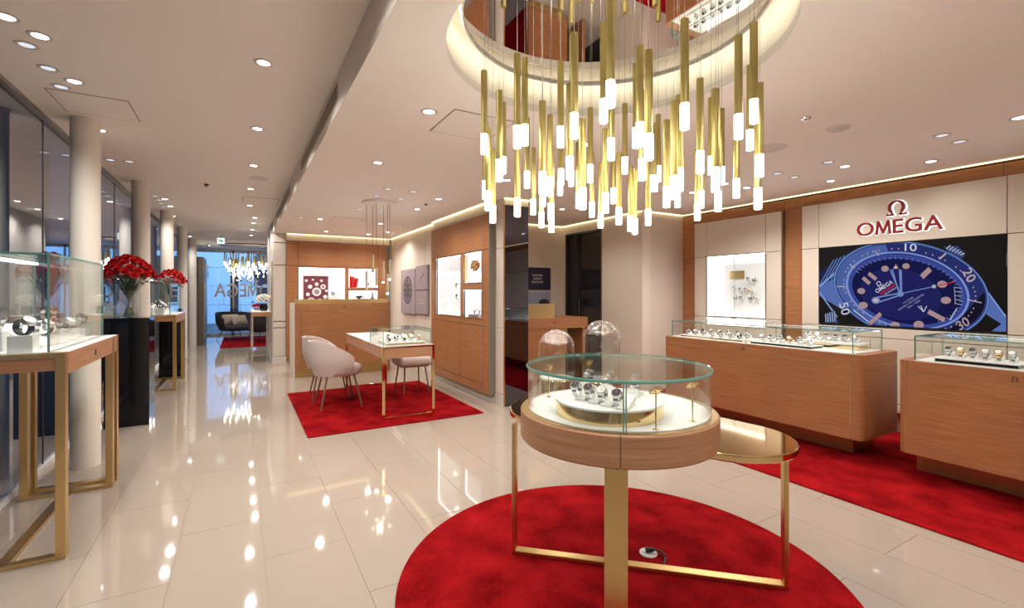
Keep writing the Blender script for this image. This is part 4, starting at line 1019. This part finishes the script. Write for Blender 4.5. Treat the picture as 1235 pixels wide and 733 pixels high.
for i in range(9):
    r_, c_ = divmod(i, 5); x = 1.41 + c_ * .083 + r_ * .03; y = 5.13 + r_ * .17
    put_stand('pad', (0.034, 0.07, 0.034), x, y, zt, 0, 'white watch wedge, %s from left, %s row, low glass case' % (ORD[c_], 'front' if r_ == 0 else 'back'), 'watch wedges in the low glass case')
    put_watch(['leather', 'steel', 'leather', 'white', 'gold'][(c_ + r_) % 5], x, y - .012, zt + .014, 0, 'wristwatch, %s from left, %s row, low glass case' % (ORD[c_], 'front' if r_ == 0 else 'back'), 'watches in the low glass case', 0.95)

def barrel_chair(name, label, cat, cx, cy_, face, cloth, legm, rx, h_back, h_arm, z_seat, seat_th, leg_h, group=None, span=118):
    """upholstered tub chair, the seat opens towards local +x; built at the origin then turned"""
    t = thing(name, label, cat, (0, 0, 0), group)
    n, mrows = 28, 7; th = 0.055; v = []
    zlo = z_seat - seat_th
    for side in (0, 1):
        for i in range(n + 1):
            f = -1 + 2 * i / n; a = math.pi + f * R(span)
            top = h_arm + (h_back - h_arm) * (1 - abs(f) ** 3.2)
            endt = 1 - 0.5 * max(0, abs(f) - 0.86) / 0.14
            for k in range(mrows):
                q = k / (mrows - 1); z = zlo + (top - zlo) * q
                fl = 1.0 + 0.10 * math.sin(q * math.pi * .55)
                r = rx * fl * (0.86 + 0.14 * min(1, q * 2.2)) - (th * endt * (1 - .45 * q) if side else 0)
                if side and k == mrows - 1: z -= 0.006
                v.append((r * math.cos(a), r * 0.98 * math.sin(a), z))
    S = (n + 1) * mrows; f_ = []
    for s_ in (0, 1):
        for i in range(n):
            for k in range(mrows - 1):
                a = s_ * S + i * mrows + k; f_.append((a, a + mrows, a + mrows + 1, a + 1))
    for i in range(n):
        a = i * mrows + mrows - 1; f_.append((a, a + mrows, S + a + mrows, S + a)); a = i * mrows; f_.append((a, a + mrows, S + a + mrows, S + a))
    for i in (0, n):
        for k in range(mrows - 1): a = i * mrows + k; f_.append((a, a + 1, S + a + 1, S + a))
    MB().add(v, f_).build('backrest', cloth, t, smooth=True, angle=70)
    sr = rx * 0.86; pr = [(0, zlo - .01), (sr * .8, zlo - .01), (sr * .97, zlo + .02), (sr, zlo + seat_th * .5), (sr * .95, z_seat - .02), (sr * .8, z_seat), (0, z_seat + .008)]
    m = MB(); m.lathe(pr, n=36); m.v = [(x * 1.0 + .055, y, z) for x, y, z in m.v]; m.build('seat', cloth, t, smooth=True, angle=60)
    for sx_, sy in ((-1, -1), (-1, 1), (1, -1), (1, 1)):
        MB().tube((sx_ * rx * .52 + .02, sy * rx * .5, zlo + .005), (sx_ * rx * .80 + .02, sy * rx * .74, leg_h), 0.0125, 0.0085, n=10).build('leg', legm, t, smooth=True)
    t.location = (cx, cy_, 0); t.rotation_euler = (0, 0, face); return t
for o in (): pass
c1_ = barrel_chair('tub_chair', 'beige upholstered tub chair at the table, nearer one', 'chair', 0.985, 5.88, R(2), 'chair_cloth', 'bronze', 0.285, 0.79, 0.60, 0.50, 0.11, 0.0125, 'beige tub chairs')
c2_ = copy_tree(c1_, (0.99, 6.52, 0), R(-3), 'beige upholstered tub chair at the table, farther one half hidden', 'beige tub chairs')
st_ = thing('stool', 'pale upholstered stool on thin legs behind the table', 'stool', (2.03, 6.26, 0.012))
m = B(1.80, 2.26, 6.04, 6.48, 0.37, 0.49); m.build('seat', 'chair_cloth', st_, bevel=0.05, seg=5, smooth=True)
B(1.85, 2.21, 6.09, 6.43, .355, .371).build('seat_base', 'bronze', st_)
for sx_, sy in ((-1, -1), (-1, 1), (1, -1), (1, 1)):
    MB().tube((2.03 + sx_ * .14, 6.26 + sy * .14, .36), (2.03 + sx_ * .175, 6.26 + sy * .215, .0125), .012, .008, n=10).build('leg', 'bronze', st_, smooth=True)

# ================================================================== BACK DESK AND SMALL DESK
bd = thing('reception_desk', 'tall wood reception desk with brass top rim before the back wall', 'desk', (1.49, 8.45, 0))
B(0.75, 2.23, 8.18, 8.72, 0, 0.16).build('plinth', 'gold', bd)
B(0.745, 2.235, 8.15, 8.75, 0.16, 1.045).build('front_panel', 'wood', bd, bevel=.002)
B(0.75, 2.23, 8.155, 8.745, 1.045, 1.055).build('groove', 'gold_polished', bd)
B(0.745, 2.235, 8.15, 8.75, 1.055, 1.18).build('upper_panel', 'wood', bd, bevel=.002)
B(0.72, 0.745, 8.16, 8.76, 0, 1.18).build('end_panel', 'leather', bd); B(2.235, 2.26, 8.16, 8.76, 0, 1.18).build('end_panel', 'wood', bd)
B(0.79, 2.20, 8.165, 8.185, 1.18, 1.245).build('brass_rim', 'gold', bd); B(0.77, .79, 8.165, 8.60, 1.18, 1.245).build('brass_rim', 'gold', bd); B(2.20, 2.22, 8.165, 8.60, 1.18, 1.245).build('brass_rim', 'gold', bd)
m = MB(); omega(m, onwall_my(1.50, 8.15, 1.095), .045, 0, .002); m.build('emblem', 'print_dark', bd)
B(0.83, 0.842, 8.148, 8.152, .16, 1.045).build('seam', 'bronze', bd); B(2.14, 2.152, 8.148, 8.152, .16, 1.045).build('seam', 'bronze', bd)
sd = thing('service_desk', 'small wood service desk with brass screen in the recess', 'desk', (3.72, 5.55, 0))
B(3.10, 3.95, 5.30, 5.85, 0.1, 0.86).build('front_panel', 'wood', sd, bevel=.002); B(3.10, 4.30, 5.28, 5.87, 0.87, 1.005).build('upper_panel', 'wood', sd, bevel=.002)
B(3.12, 3.93, 5.33, 5.83, 0, .1).build('plinth', 'gold', sd); B(3.12, 4.28, 5.295, 5.85, .86, .87).build('groove', 'gold', sd)
B(4.24, 4.28, 5.32, 5.83, 0, .865).build('end_panel', 'wood', sd)
B(3.12, 3.735, 5.30, 5.325, 1.005, 1.20).build('brass_screen', 'gold', sd)
m = MB(); omega(m, onwall_my(3.72, 5.28, 0.925), .035, 0, .002); m.build('emblem', 'print_dark', sd)
for u, v, mat, lab in ((1.40, 1.765, 'navy', 'dark navy poster with white lettering behind the small desk'), (1.10, 1.365, 'bluegrey', 'blue-grey picture under the navy poster behind the small desk')):
    t = thing('poster', lab, 'poster', (4.10, 6.47, u)); B(3.72, 4.482, 6.475, 6.499, u, v).build('panel', mat, t)
    if mat == 'navy':
        for k, tx in enumerate(('EXPLORE', 'DREAM', 'DISCOVER')):
            put_text(MB(), tx, .045, onwall_my(4.22, 6.475, 1.635 - .055 * k), .001, 1.1).build('lettering', 'white', t)
    else:
        m = MB(); m.prism(circ(.30, 0.02, .10, 16, .06), onwall_my(4.05, 6.475, 1.17), 0, .001); m.build('dark_shape', 'print_dark', t)
# niche contents, back wall
y_ = YB + .20
t = thing('watch_movement_picture', 'dark red picture of round watch parts in the left back niche', 'picture', (1.30, y_, .90)); B(1.065, 1.52, y_, y_ + .02, 0.95, 1.68).build('panel', 'print_wine', t)
r3 = random.Random(11); used_ = []
for (a, b, r_) in [(.24, .40, .085), (.14, .22, .07), (.36, .50, .05), (.08, .35, .035), (.30, .22, .045), (.40, .30, .04), (.12, .50, .04), (.24, .55, .035), (.20, .10, .05), (.38, .14, .035), (.06, .12, .03), (.05, .62, .025), (.33, .62, .025), (.42, .42, .025), (.17, .64, .02), (.28, .12, .02)]:
    rp_ = MB().prism(circ(a, b, r_, 20), onwall_my(1.065, y_, .97), 0, .006).build('round_print', 'white', t)
for (a, b, r_) in [(.24, .40, .05), (.14, .22, .05), (.36, .50, .03), (.30, .22, .028), (.20, .10, .03)]: MB().prism(circ(a, b, r_, 16), onwall_my(1.065, y_, .97), .006, .009).build('round_print_centre', 'mauve', t)
solo('display_block', B(1.54, 1.79, YB + .06, YB + .2, .905, 1.30), 'white', 'white display block in the left back niche', 'block', bevel=.003)
put_watch('leather', 1.60, YB + .12, 1.30, R(20), 'dark watch on the white block in the left back niche', 'watches in the back niches', 1.5)
put_watch('steel', 1.36, YB + .10, .905, R(10), 'steel watch standing before the red picture in the back niche', 'watches in the back niches', 1.5)
for i, (x, h, tl) in enumerate(((1.905, .24, 0), (1.96, .215, -5), (2.02, .19, -12))):
    m = B(-.022, .022, -.08, .08, 0, h); o = solo('book', m, 'red_paper', 'bright red book leaning in the upper right niche, %s from the left' % ORD[i], 'book', 'red books in the niche'); o.location = (x, YB + .11, 1.456); o.rotation_euler = (0, R(-tl * .9), 0)
pv = thing('small_plant', 'small dark green plant in the upper right back niche', 'plant', (2.28, YB + .1, 1.455))
MB().lathe([(0, 1.456), (.03, 1.456), (.038, 1.50), (.035, 1.51), (0, 1.51)], 2.28, YB + .1, n=16).build('pot', 'white', pv, smooth=True)
for k in range(14):
    a = k * 2.4; el = R(25 + 40 * r3.random()); L = .05 + .04 * r3.random(); d = Vector((math.cos(a) * math.cos(el), math.sin(a) * math.cos(el), math.sin(el))); p = Vector((2.28, YB + .1, 1.51)); s_ = d.cross(Vector((0, 0, 1))).normalized() * .012
    MB().add([p, p + d * L * .5 + s_, p + d * L, p + d * L * .5 - s_], [(0, 1, 2, 3)]).build('leaf', 'leaf', pv)
t = thing('dark_sculpture', 'small dark pedestal sculpture in the lower right back niche', 'sculpture', (2.1, YB + .1, .9))
B(2.05, 2.16, YB + .06, YB + .16, 1.255, 1.285).build('plate', 'black', t); MB().lathe([(0, .905), (.05, .905), (.02, .95), (.015, 1.2), (.04, 1.256), (0, 1.256)], 2.105, YB + .11, n=16).build('foot', 'dark_steel', t, smooth=True)
solo('bottle', MB().lathe([(0, .905), (.035, .905), (.035, 1.22), (.012, 1.28), (.012, 1.36), (0, 1.36)], 2.37, YB + .1, n=16), 'dark_steel', 'dark bottle at the right of the lower back niche', 'bottle', smooth=True)
# niche contents, side wall
for i, (y, z) in enumerate(((6.10, 1.40), (6.09, 1.25))):
    put_watch('steel', XP + .04, y, z, R(-90), 'dark watch at the right of the tall lit niche, %s' % ('upper' if i == 0 else 'lower'), 'watches in the side niches', 1.5)
    solo('watch_peg', MB().tube((XP + .06, y, z + .04), (XP + .2, y, z + .04), .01), 'white', 'white peg behind the %s watch of the tall lit niche' % ('upper' if i == 0 else 'lower'), 'peg')
put_watch('leather', XP + .06, 5.56, 1.06, R(-90), 'watch standing in the low lit niche of the wood panel', 'watches in the side niches', 1.3)
solo('display_plate', B(XP + .03, XP + .15, 5.48, 5.76, 1.026, 1.06), 'mauve', 'mauve plate lying in the low lit niche', 'plate')
sculp = thing('gold_sculpture', 'gold leaf sculpture on a thin stand in the upper small niche', 'sculpture', (XP + .05, 5.60, 1.485))
MB().tube((XP + .05, 5.60, 1.486), (XP + .05, 5.60, 1.66), .004).build('stem', 'gold_polished', sculp)
for k in range(16):
    a = k * .9; b = (k % 4) * .5 - .7; c_ = Vector((XP + .05 + .03 * math.cos(a) * math.cos(b), 5.60 + .075 * math.sin(a) * math.cos(b), 1.705 + .06 * math.sin(b))); s_ = Vector((0, .035, .02)); q_ = Vector((.02, -.012, .035))
    MB().add([c_ - s_, c_ - q_, c_ + s_, c_ + q_], [(0, 1, 2, 3)]).build('gold_leaf', 'gold_polished', sculp)
B(XP + .004, XP + .045, 5.815, 5.838, 1.49, 1.868).build('niche_side', 'gold_polished', ws2)
# pictures on the cream wall
for p, q, u, v, lab, mt_ in ((8.14, 8.98, .965, 1.785, 'large mauve picture with a dark oval mandala', 'mauve'), (7.50, 8.10, 1.40, 1.82, 'small mauve picture with a thin diagonal line', 'mauve'), (7.50, 8.10, .985, 1.385, 'small pale mauve picture with faint lettering', 'mauve')):
    t = thing('wall_picture', lab, 'picture', (2.72, (p + q) / 2, u), 'mauve pictures'); B(2.695, 2.738, p, q, u, v).build('panel', mt_, t, bevel=.003)
    if 'oval' in lab:
        m = MB(); f = onwall_mx(2.695, 8.56, 1.40)
        for k in range(40):
            a, b = 2 * math.pi * k / 40, 2 * math.pi * (k + 1) / 40
            m.prism([(.26 * math.cos(a), .26 * math.sin(a)), (.26 * math.cos(b), .26 * math.sin(b)), (.22 * math.cos(b), .22 * math.sin(b)), (.22 * math.cos(a), .22 * math.sin(a))], f, 0, .002)
        for k in range(8):
            a = k * math.pi / 4
            m.prism(circ(.13 * math.cos(a), .13 * math.sin(a), .085, 14, .04, a), f, 0, .002); m.prism(circ(.19 * math.cos(a + .39), .19 * math.sin(a + .39), .025, 10), f, 0, .002)
        m.prism(circ(0, 0, .045, 16), f, 0, .002); m.build('mandala_print', 'mauve_dark', t)
    elif 'diagonal' in lab: m = MB(); m.prism([(-.15, -.09), (.12, .05), (.12, .065), (-.15, -.075)], onwall_mx(2.695, 7.78, 1.63), 0, .002); m.build('line_print', 'print_wine', t)
    else:
        m = MB(); m.prism([(-.13, 0), (.13, 0), (.13, .018), (-.13, .018)], onwall_mx(2.695, 7.8, 1.22), 0, .002); m.prism([(-.1, 0), (.1, 0), (.1, .025), (-.1, .025)], onwall_mx(2.695, 7.8, 1.16), 0, .002); m.build('line_print', 'cushion_cloth', t)

# ================================================================== LEFT DISPLAY DESKS
def display_desk(yo, label, caselabel, where):
    x0, x1, y0, y1 = -1.24, -0.77, 3.20 + yo, 4.40 + yo; zt = 1.047
    t = thing('display_desk', label, 'display table', ((x0 + x1) / 2, (y0 + y1) / 2, 0))
    for y in (y0, y1 - .05, y1 - .18):
        for xa, xb in ((x0, x0 + .04), (x1 - .04, x1)):
            B(xa, xb, y, y + .05, 0, zt).build('leg', 'gold', t, bevel=.0015)
        B(x0 + .04, x1 - .04, y, y + .05, 0, .022).build('foot_bar', 'gold', t, bevel=.0015)
    B(-1.035, -0.985, y0 + .05, y1 - .18, 0, .022).build('stretcher', 'gold', t)
    for y in (y0, y1 - .05): B(x0 + .04, x1 - .04, y, y + .05, zt - .026, zt).build('top_rail', 'gold', t)
    B(x1 - .03, x1 - .002, y0 + .05, y1 - .05, zt - .115, zt - .004).build('apron', 'wood_pale', t); B(x0 + .002, x0 + .03, y0 + .05, y1 - .05, zt - .115, zt - .004).build('apron', 'wood_pale', t)
    B(x0 + .04, x1 - .04, y0 + .006, y0 + .03, zt - .09, zt - .026).build('apron', 'wood_pale', t); B(x0 + .04, x1 - .04, y1 - .03, y1 - .006, zt - .09, zt - .026).build('apron', 'wood_pale', t)
    B(x0 + .03, x1 - .03, y0 + .03, y1 - .03, zt - .02, zt - .001).build('inner_board', 'wood_pale', t)
    B(x0 + .002, x1 - .002, y0 + .05, y1 - .05, zt - .004, zt + .001).build('deck', 'white', t)
    m = MB(); omega(m, onwall_px(x1 - .002, 3.78 + yo, zt - .077), .036, 0, .002); m.build('emblem', 'print_dark', t)
    g = glass_case('glass_case', caselabel, -1.20, -0.842, 3.253 + yo, 4.334 + yo, zt + .001, 1.553, .010)
    B(-1.18, -1.172, 3.28 + yo, 4.31 + yo, 1.535, 1.542).build('case_light', 'case_led', g)
    z = zt + .001
    def block(x, y, w, h, k):
        return solo('watch_block', B(x - w / 2, x + w / 2, y - w / 2, y + w / 2, z, z + h), 'white_satin', 'white square watch block %s' % k, 'watch stand', 'watch blocks', bevel=.002)
    rz = R(55)
    for i, (x, y, h, kd, wh) in enumerate(((-.965, 3.345, .085, 'leather', 'at the near end of %s' % where), (-1.10, 3.42, .10, 'steel', 'at the near left corner of %s' % where), (-.93, 4.12, .07, 'steel', 'at the far right of %s' % where), (-1.09, 4.18, .12, 'steel', 'at the far left of %s' % where))):
        y += yo; block(x, y, .095, h, wh); put_watch(kd, x, y, z + h, rz, 'wristwatch standing on the white block ' + wh, 'watches on ' + where, 1.55)
    for i, (x, y) in enumerate(((-1.02, 3.62), (-.99, 3.88))):
        y += yo; m = wedge(.20, .26, .13, .02); o = solo('display_ramp', m, 'white_satin', 'white sloping watch ramp on %s, %s one' % (where, ('nearer', 'farther')[i]), 'watch stand', 'watch ramps', bevel=.002); o.location = (x, y, z); o.rotation_euler = (0, 0, R(70))
        for k in range(2):
            lx = -.05 + .10 * k; ly = -.03
            a = R(70); put_watch(('steel', 'leather', 'steel', 'white')[i * 2 + k], x + lx * math.cos(a) - ly * math.sin(a), y + lx * math.sin(a) + ly * math.cos(a), z + .06, R(70), 'wristwatch on the %s ramp of %s, %s' % (('nearer', 'farther')[i], where, ('left', 'right')[k]), 'watches on ' + where, 1.45)
display_desk(0.0, 'gold-legged wood display table with glass case at the left edge', 'tall glass case on the front display table at the left edge', 'the front display table')
display_desk(4.74, 'gold-legged wood display table with glass case behind the near black pedestal', 'tall glass case on the farther display table behind the roses', 'the farther display table')

# ---- black pedestals with roses
def petal_bloom():
    m = MB(); rr_ = random.Random(5)
    for ring_, (n, r, h, op) in enumerate(((3, .009, .030, .1), (4, .016, .031, .25), (5, .024, .027, .55), (6, .032, .018, .95))):
        for k in range(n):
            a = 2 * math.pi * k / n + ring_ * .5; w = 2.2 * math.pi / n * .62; v = []
            for i in range(5):
                f = -1 + i / 2; aa = a + f * w
                for j in range(3):
                    q = j / 2; rad = r * (.35 + .65 * q) + op * .008 * q * q; z = h * (q - .12 * f * f * q) - .004 * ring_
                    v.append((rad * math.cos(aa), rad * math.sin(aa), z + .012))
            m.add(v, [(i * 3 + j, i * 3 + 3 + j, i * 3 + 4 + j, i * 3 + 1 + j) for i in range(4) for j in range(2)])
    m.lathe([(0, .0), (.010, .002), (.014, .012), (0, .028)], n=8)
    return m
bloom_o = None
def roses(px, py, zt, R_, hz, n, label, vlabel, seed):
    global bloom_o
    q = random.Random(seed); seen = {}
    zb = zt + .002; neck = Vector((px, py, zb + .27))
    vs_ = thing('vase', vlabel, 'vase', (px, py, zt))
    MB().lathe([(0, zb), (.075, zb), (.078, zb + .005), (.082, zb + .17), (.072, zb + .20), (.078, zb + .28), (.075, zb + .28), (.069, zb + .20), (.078, zb + .17), (.073, zb + .012), (0, zb + .012)], px, py, n=36).build('body', 'dome_glass', vs_, smooth=True)
    MB().lathe([(0, zb + .014), (.071, zb + .014), (.076, zb + .12), (0, zb + .12)], px, py, n=28).build('water', 'glass', vs_, smooth=True)
    for k in range(n):
        a = k * 2.39996; f = math.sqrt((k + .5) / n); el = f * 1.12
        d = Vector((math.cos(a) * math.sin(el), math.sin(a) * math.sin(el), math.cos(el)))
        p = neck + Vector((d.x * R_ * 1.03, d.y * R_ * 1.03, -.02 + d.z * hz + .02 * q.random()))
        if (p.x + 1.05) ** 2 + (p.y - 9.55) ** 2 < .15 ** 2: continue
        sec = ['right', 'back right', 'back', 'back left', 'left', 'front left', 'front', 'front right'][int(((a % 6.2832) + .3927) / .7854) % 8]
        lev = 'crown' if f < .35 else 'upper ring' if f < .62 else 'middle ring' if f < .83 else 'lower rim'
        kk = (lev, sec); seen[kk] = seen.get(kk, -1) + 1
        t = thing('rose', 'red rose %sat the %s of the %s, %s' % (('', 'second ', 'third ', 'fourth ')[seen[kk]], sec, lev, label), 'rose', tuple(p), 'red roses')
        if bloom_o is None: b = petal_bloom().build('bloom', 'rose', None, smooth=True, angle=60); bloom_o = b
        else: b = bloom_o.copy(); C.objects.link(b)
        b.parent = t; b.location = (0, 0, 0); b.scale = (1.12,) * 3
        b.rotation_euler = Vector((0, 0, 1)).rotation_difference((d + Vector((0, 0, .25))).normalized()).to_euler()
        foot = Vector((px - d.x * .05, py - d.y * .05, zb + .02)); mid = Vector((px + d.x * .012, py + d.y * .012, zb + .19))
        MB().path([p, p.lerp(neck, .5) - Vector((0, 0, .015)), mid, foot], .0032, 5).build('stem', 'stem', t, smooth=True)
        if k % 3 == 0 and f > .6:
            s_ = d.cross(Vector((0, 0, 1))).normalized() * .022; c_ = p - Vector((d.x * .04, d.y * .04, .05)); e_ = c_ + Vector((d.x * .08, d.y * .08, -.03))
            MB().add([c_, c_.lerp(e_, .5) + s_ + Vector((0, 0, .01)), e_, c_.lerp(e_, .5) - s_ + Vector((0, 0, .01))], [(0, 1, 2), (0, 2, 3)]).build('leaf', 'leaf', t)
def pedestal(x0, x1, y0, y1, z, label):
    t = thing('pedestal', label, 'pedestal', ((x0 + x1) / 2, (y0 + y1) / 2, 0)); B(x0, x1, y0, y1, 0, z - .012).build('body', 'black_gloss', t, bevel=.002); B(x0 - .002, x1 + .002, y0 - .002, y1 + .002, z - .012, z).build('top', 'black_gloss', t)
pedestal(-1.17, -.81, 6.03, 6.39, 1.095, 'tall glossy black pedestal carrying the nearer red roses')
pedestal(-1.11, -.82, 9.155, 9.445, 1.095, 'glossy black pedestal behind the farther display table')
roses(-1.0, 6.2, 1.095, .215, .35, 46, 'nearer bouquet', 'clear glass vase of the nearer rose bouquet', 1)
roses(-.965, 9.30, 1.095, .20, .33, 40, 'farther bouquet', 'clear glass vase of the farther rose bouquet', 2)

# ================================================================== FAR LOUNGE
CB0 = 14.40
cb = thing('drawer_cabinet', 'tall taupe drawer cabinet at the far end by the last column', 'cabinet', (-1.06, 15.0, 0))
B(-1.30, -.83, 14.40, 15.7, .0, .12).build('plinth', 'taupe', cb); B(-1.30, -.83, 14.40, 15.7, .12, 2.27).build('body', 'taupe', cb)
for k in range(10): B(-.83, -.812, 14.44, 15.66, .16 + k * .145, .295 + k * .145).build('drawer', 'drawer_grey', cb, bevel=.003)
for k in range(10): B(-.813, -.805, 14.95, 15.05, .225 + k * .145, .235 + k * .145).build('handle', 'gold', cb)
pl = thing('hanging_plant', 'green leafy plant on the upper part of the far cabinet', 'plant', (-.79, 14.9, 1.8))
for k in range(60):
    c_ = Vector((-.80 + .05 * r3.random(), 14.5 + r3.random() * .9, 1.75 + r3.random() * .4)); a = r3.random() * 6.28; s_ = Vector((.02, math.cos(a), math.sin(a))) * .07; q_ = Vector((.02, -math.sin(a), math.cos(a))) * .035
    MB().add([c_ - s_, c_ - q_, c_ + s_, c_ + q_], [(0, 1, 2, 3)]).build('leaf', 'leaf', pl)
ac = barrel_chair('armchair', 'dark grey lounge armchair with two beige cushions', 'armchair', -0.12, 15.75, R(-62), 'dark_cloth', 'black', 0.47, 0.80, 0.62, 0.42, 0.14, 0.0125, 'dark lounge armchairs')
copy_tree(ac, (0.62, 14.85, 0), R(150), 'black lounge armchair seen from behind near the console', 'dark lounge armchairs')
for i, (x, y, rz, tl) in enumerate(((-.22, 15.78, R(-62), .35), (.02, 15.68, R(-55), .55))):
    m = MB(); v = []; n = 12
    for a in range(n + 1):
        for b in range(n + 1):
            u_, v_ = -1 + 2 * a / n, -1 + 2 * b / n; e = (1 - u_ ** 4) * (1 - v_ ** 4); pinch = 1 - .06 * (1 - abs(u_)) * 0
            v.append((.06 * e, u_ * .23, .16 + v_ * .15)); 
    N = (n + 1) ** 2; v += [(-x_, y__, z_) for x_, y__, z_ in v]; f_ = []
    for s_ in (0, N):
        for a in range(n):
            for b in range(n): q_ = s_ + a * (n + 1) + b; f_.append((q_, q_ + n + 1, q_ + n + 2, q_ + 1))
    m.add(v, f_); o = solo('cushion', m, 'cushion_cloth', 'beige cushion on the dark armchair, %s' % ('the one standing behind' if i == 0 else 'the lower one in front'), 'cushion', 'beige cushions', smooth=True, angle=80)
    o.location = (x, y, .44); o.rotation_euler = (0, -tl, rz)
cs = thing('console_table', 'narrow console table on chrome legs by the corridor wall', 'console', (.35, 10.9, 0))
for y in (10.2, 11.57):
    B(.19, .207, y, y + .018, 0, .98).build('leg', 'chrome', cs); B(.483, .50, y, y + .018, 0, .98).build('leg', 'chrome', cs); B(.215, .475, y, y + .018, .0, .02).build('foot_bar', 'chrome', cs)
B(.19, .215, 10.23, 11.57, 0, .02).build('foot_bar', 'chrome', cs); B(.475, .5, 10.23, 11.57, 0, .02).build('foot_bar', 'chrome', cs)
B(.18, .51, 10.18, 11.62, .90, .98).build('drawer_box', 'wood_pale', cs); B(.18, .51, 10.18, 11.62, .98, .99).build('top', 'white_satin', cs)
fv = thing('flower_vase', 'white hydrangea flowers in a dark vase on the console', 'flowers', (.40, 10.6, .99))
MB().lathe([(0, .99), (.06, .99), (.075, 1.06), (.06, 1.13), (0, 1.13)], .40, 10.6, n=20).build('vase', 'black_gloss', fv, smooth=True)
for k in range(42):
    a = k * 2.4; e = math.acos(1 - 1.5 * (k + .5) / 42) ; p = Vector((.40 + .13 * math.cos(a) * math.sin(e), 10.6 + .13 * math.sin(a) * math.sin(e), 1.22 + .09 * math.cos(e)))
    m = MB(); m.lathe([(0, -.022), (.02, -.012), (.026, .004), (.015, .018), (0, .02)], n=7); m.v = [(x + p.x, y + p.y, z + p.z) for x, y, z in m.v]; m.build('floret', 'white_flower', fv, smooth=True)
rv = thing('flower_vase', 'dark red flowers in a small bowl on the console', 'flowers', (.30, 11.1, .99))
MB().lathe([(0, .99), (.05, .99), (.07, 1.05), (0, 1.05)], .30, 11.1, n=16).build('bowl', 'mauve', rv, smooth=True)
for k in range(14):
    a = k * 2.4; r_ = .02 + .008 * k ** .8; c_ = bloom_o.copy(); C.objects.link(c_); c_.parent = rv; c_.location = (r_ * math.cos(a), r_ * math.sin(a), .09 - r_ * .3); c_.scale = (1.2,) * 3
ex = thing('exit_sign', 'small green and white exit sign hanging from the aisle ceiling', 'sign', (-.40, 13.0, ZH))
B(-.475, -.325, 12.985, 13.015, 2.50, 2.64).build('panel', 'exit_white', ex); MB().tube((-.4, 13, 2.64), (-.4, 13, ZH), .008).build('rod', 'steel', ex)
m = MB(); m.prism([(-.05, -.01), (.0, -.01), (.0, -.035), (.055, .0), (.0, .035), (.0, .01), (-.05, .01)], onwall_my(-.4, 12.985, 2.57), 0, .002); m.prism(circ(-.035, .03, .014, 12), onwall_my(-.4, 12.985, 2.57), 0, .002); m.build('arrow', 'exit_green', ex)
# window lettering, read from the street
wl = thing('window_lettering', 'brand lettering on the far window seen reversed from inside', 'sign', (.1, YE - .03, 1.16))
ws2_ = []
for ch_ in LET:
    v, f = text_mesh(ch_, 0.60, 0, .006, 1.1, 'LEFT'); ws2_.append((min(p[0] for p in v), max(p[0] for p in v)))
tot = sum(b - a for a, b in ws2_) + .05 * 4; k_ = 1.60 / tot; cur = 0
for ch_, (a, b) in zip(LET, ws2_):
    f = lambda p, q_, c, cur=cur, a=a: (.88 - (cur + p - a * k_), YE - .03 - c, 1.405 + q_)
    put_letter(MB(), ch_, 0.60, f, 0, 1.1 * k_, .012, .006).build('letter', 'steel', wl); cur += (b - a + .05) * k_
m = MB(); omega(m, onwall_my(.1, YE - .03, 1.72), .42, -.012, .012); m.build('emblem', 'steel', wl)

# ================================================================== STREET
struct('floor_street', B(-6, 16, 17.7, 26, -.12, -.02).box(-7, -1.4, -8, 26, -.12, -.02), 'pavement')
fb = thing('street_building', 'pale stone building across the street beyond the far window', 'building', (2, 24.2, 0))
B(-12, 16, 24.25, 25, -.1, 9).build('wall', 'facade_joint', fb)
blk = None
for i in range(-3, 6):
    for j in range(0, 6):
        x, z = i * 1.25 + .62 * (j % 2), j * .82
        if (0.4 < x + .6 < 3.4) and (.9 < z + .4 < 3.2): continue
        if blk is None:
            blk = B(0, 1.235, 24.2, 24.27, 0, .805).build('stone_block', 'facade_pale', fb, bevel=.01); b0 = (x, z); bl0 = Vector(blk.location)
            for v in blk.data.vertices: v.co.x += x; v.co.z += z
        else: c_ = blk.copy(); C.objects.link(c_); c_.parent = fb; c_.location = (x - b0[0], 0, z - b0[1])
for x0_, x1_ in ((.45, 1.85), (1.95, 3.4)):
    w_ = B(x0_, x1_, 24.22, 24.26, .9, 3.2).build('window', 'street_glass', fb)
    for xx in (x0_, (x0_ + x1_) / 2, x1_ - .06): B(xx, xx + .06, 24.18, 24.23, .9, 3.2).build('window_bar', 'facade_pale', w_)
    for zz in (.9, 1.6, 2.4, 3.14): B(x0_, x1_, 24.18, 24.23, zz, zz + .06).build('window_bar', 'facade_pale', w_)
solo('street_post', MB().tube((-.2, 20.5, -.02), (-.2, 20.5, 2.6), .14, .13, n=20), 'facade_dark', 'dark round post on the street beyond the far window', 'post', smooth=True)
sb = thing('street_building', 'building facing the long glass wall, street shade put in its colour', 'building', (-6.3, 8, 0))
B(-7.2, -6.2, -8, 24, -.1, 11).build('wall', 'facade_dark', sb)  # set close and tall to keep sky light off the interior
for k in range(8):
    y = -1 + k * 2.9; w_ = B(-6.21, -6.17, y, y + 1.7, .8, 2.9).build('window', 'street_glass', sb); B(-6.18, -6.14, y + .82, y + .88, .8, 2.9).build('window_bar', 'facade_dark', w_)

# remove the hidden source objects the copies were taken from
for r_ in WATCH.values():
    for ch_ in list(r_.children):
        for g_ in list(ch_.children): bpy.data.objects.remove(g_)
        bpy.data.objects.remove(ch_)
    bpy.data.objects.remove(r_)
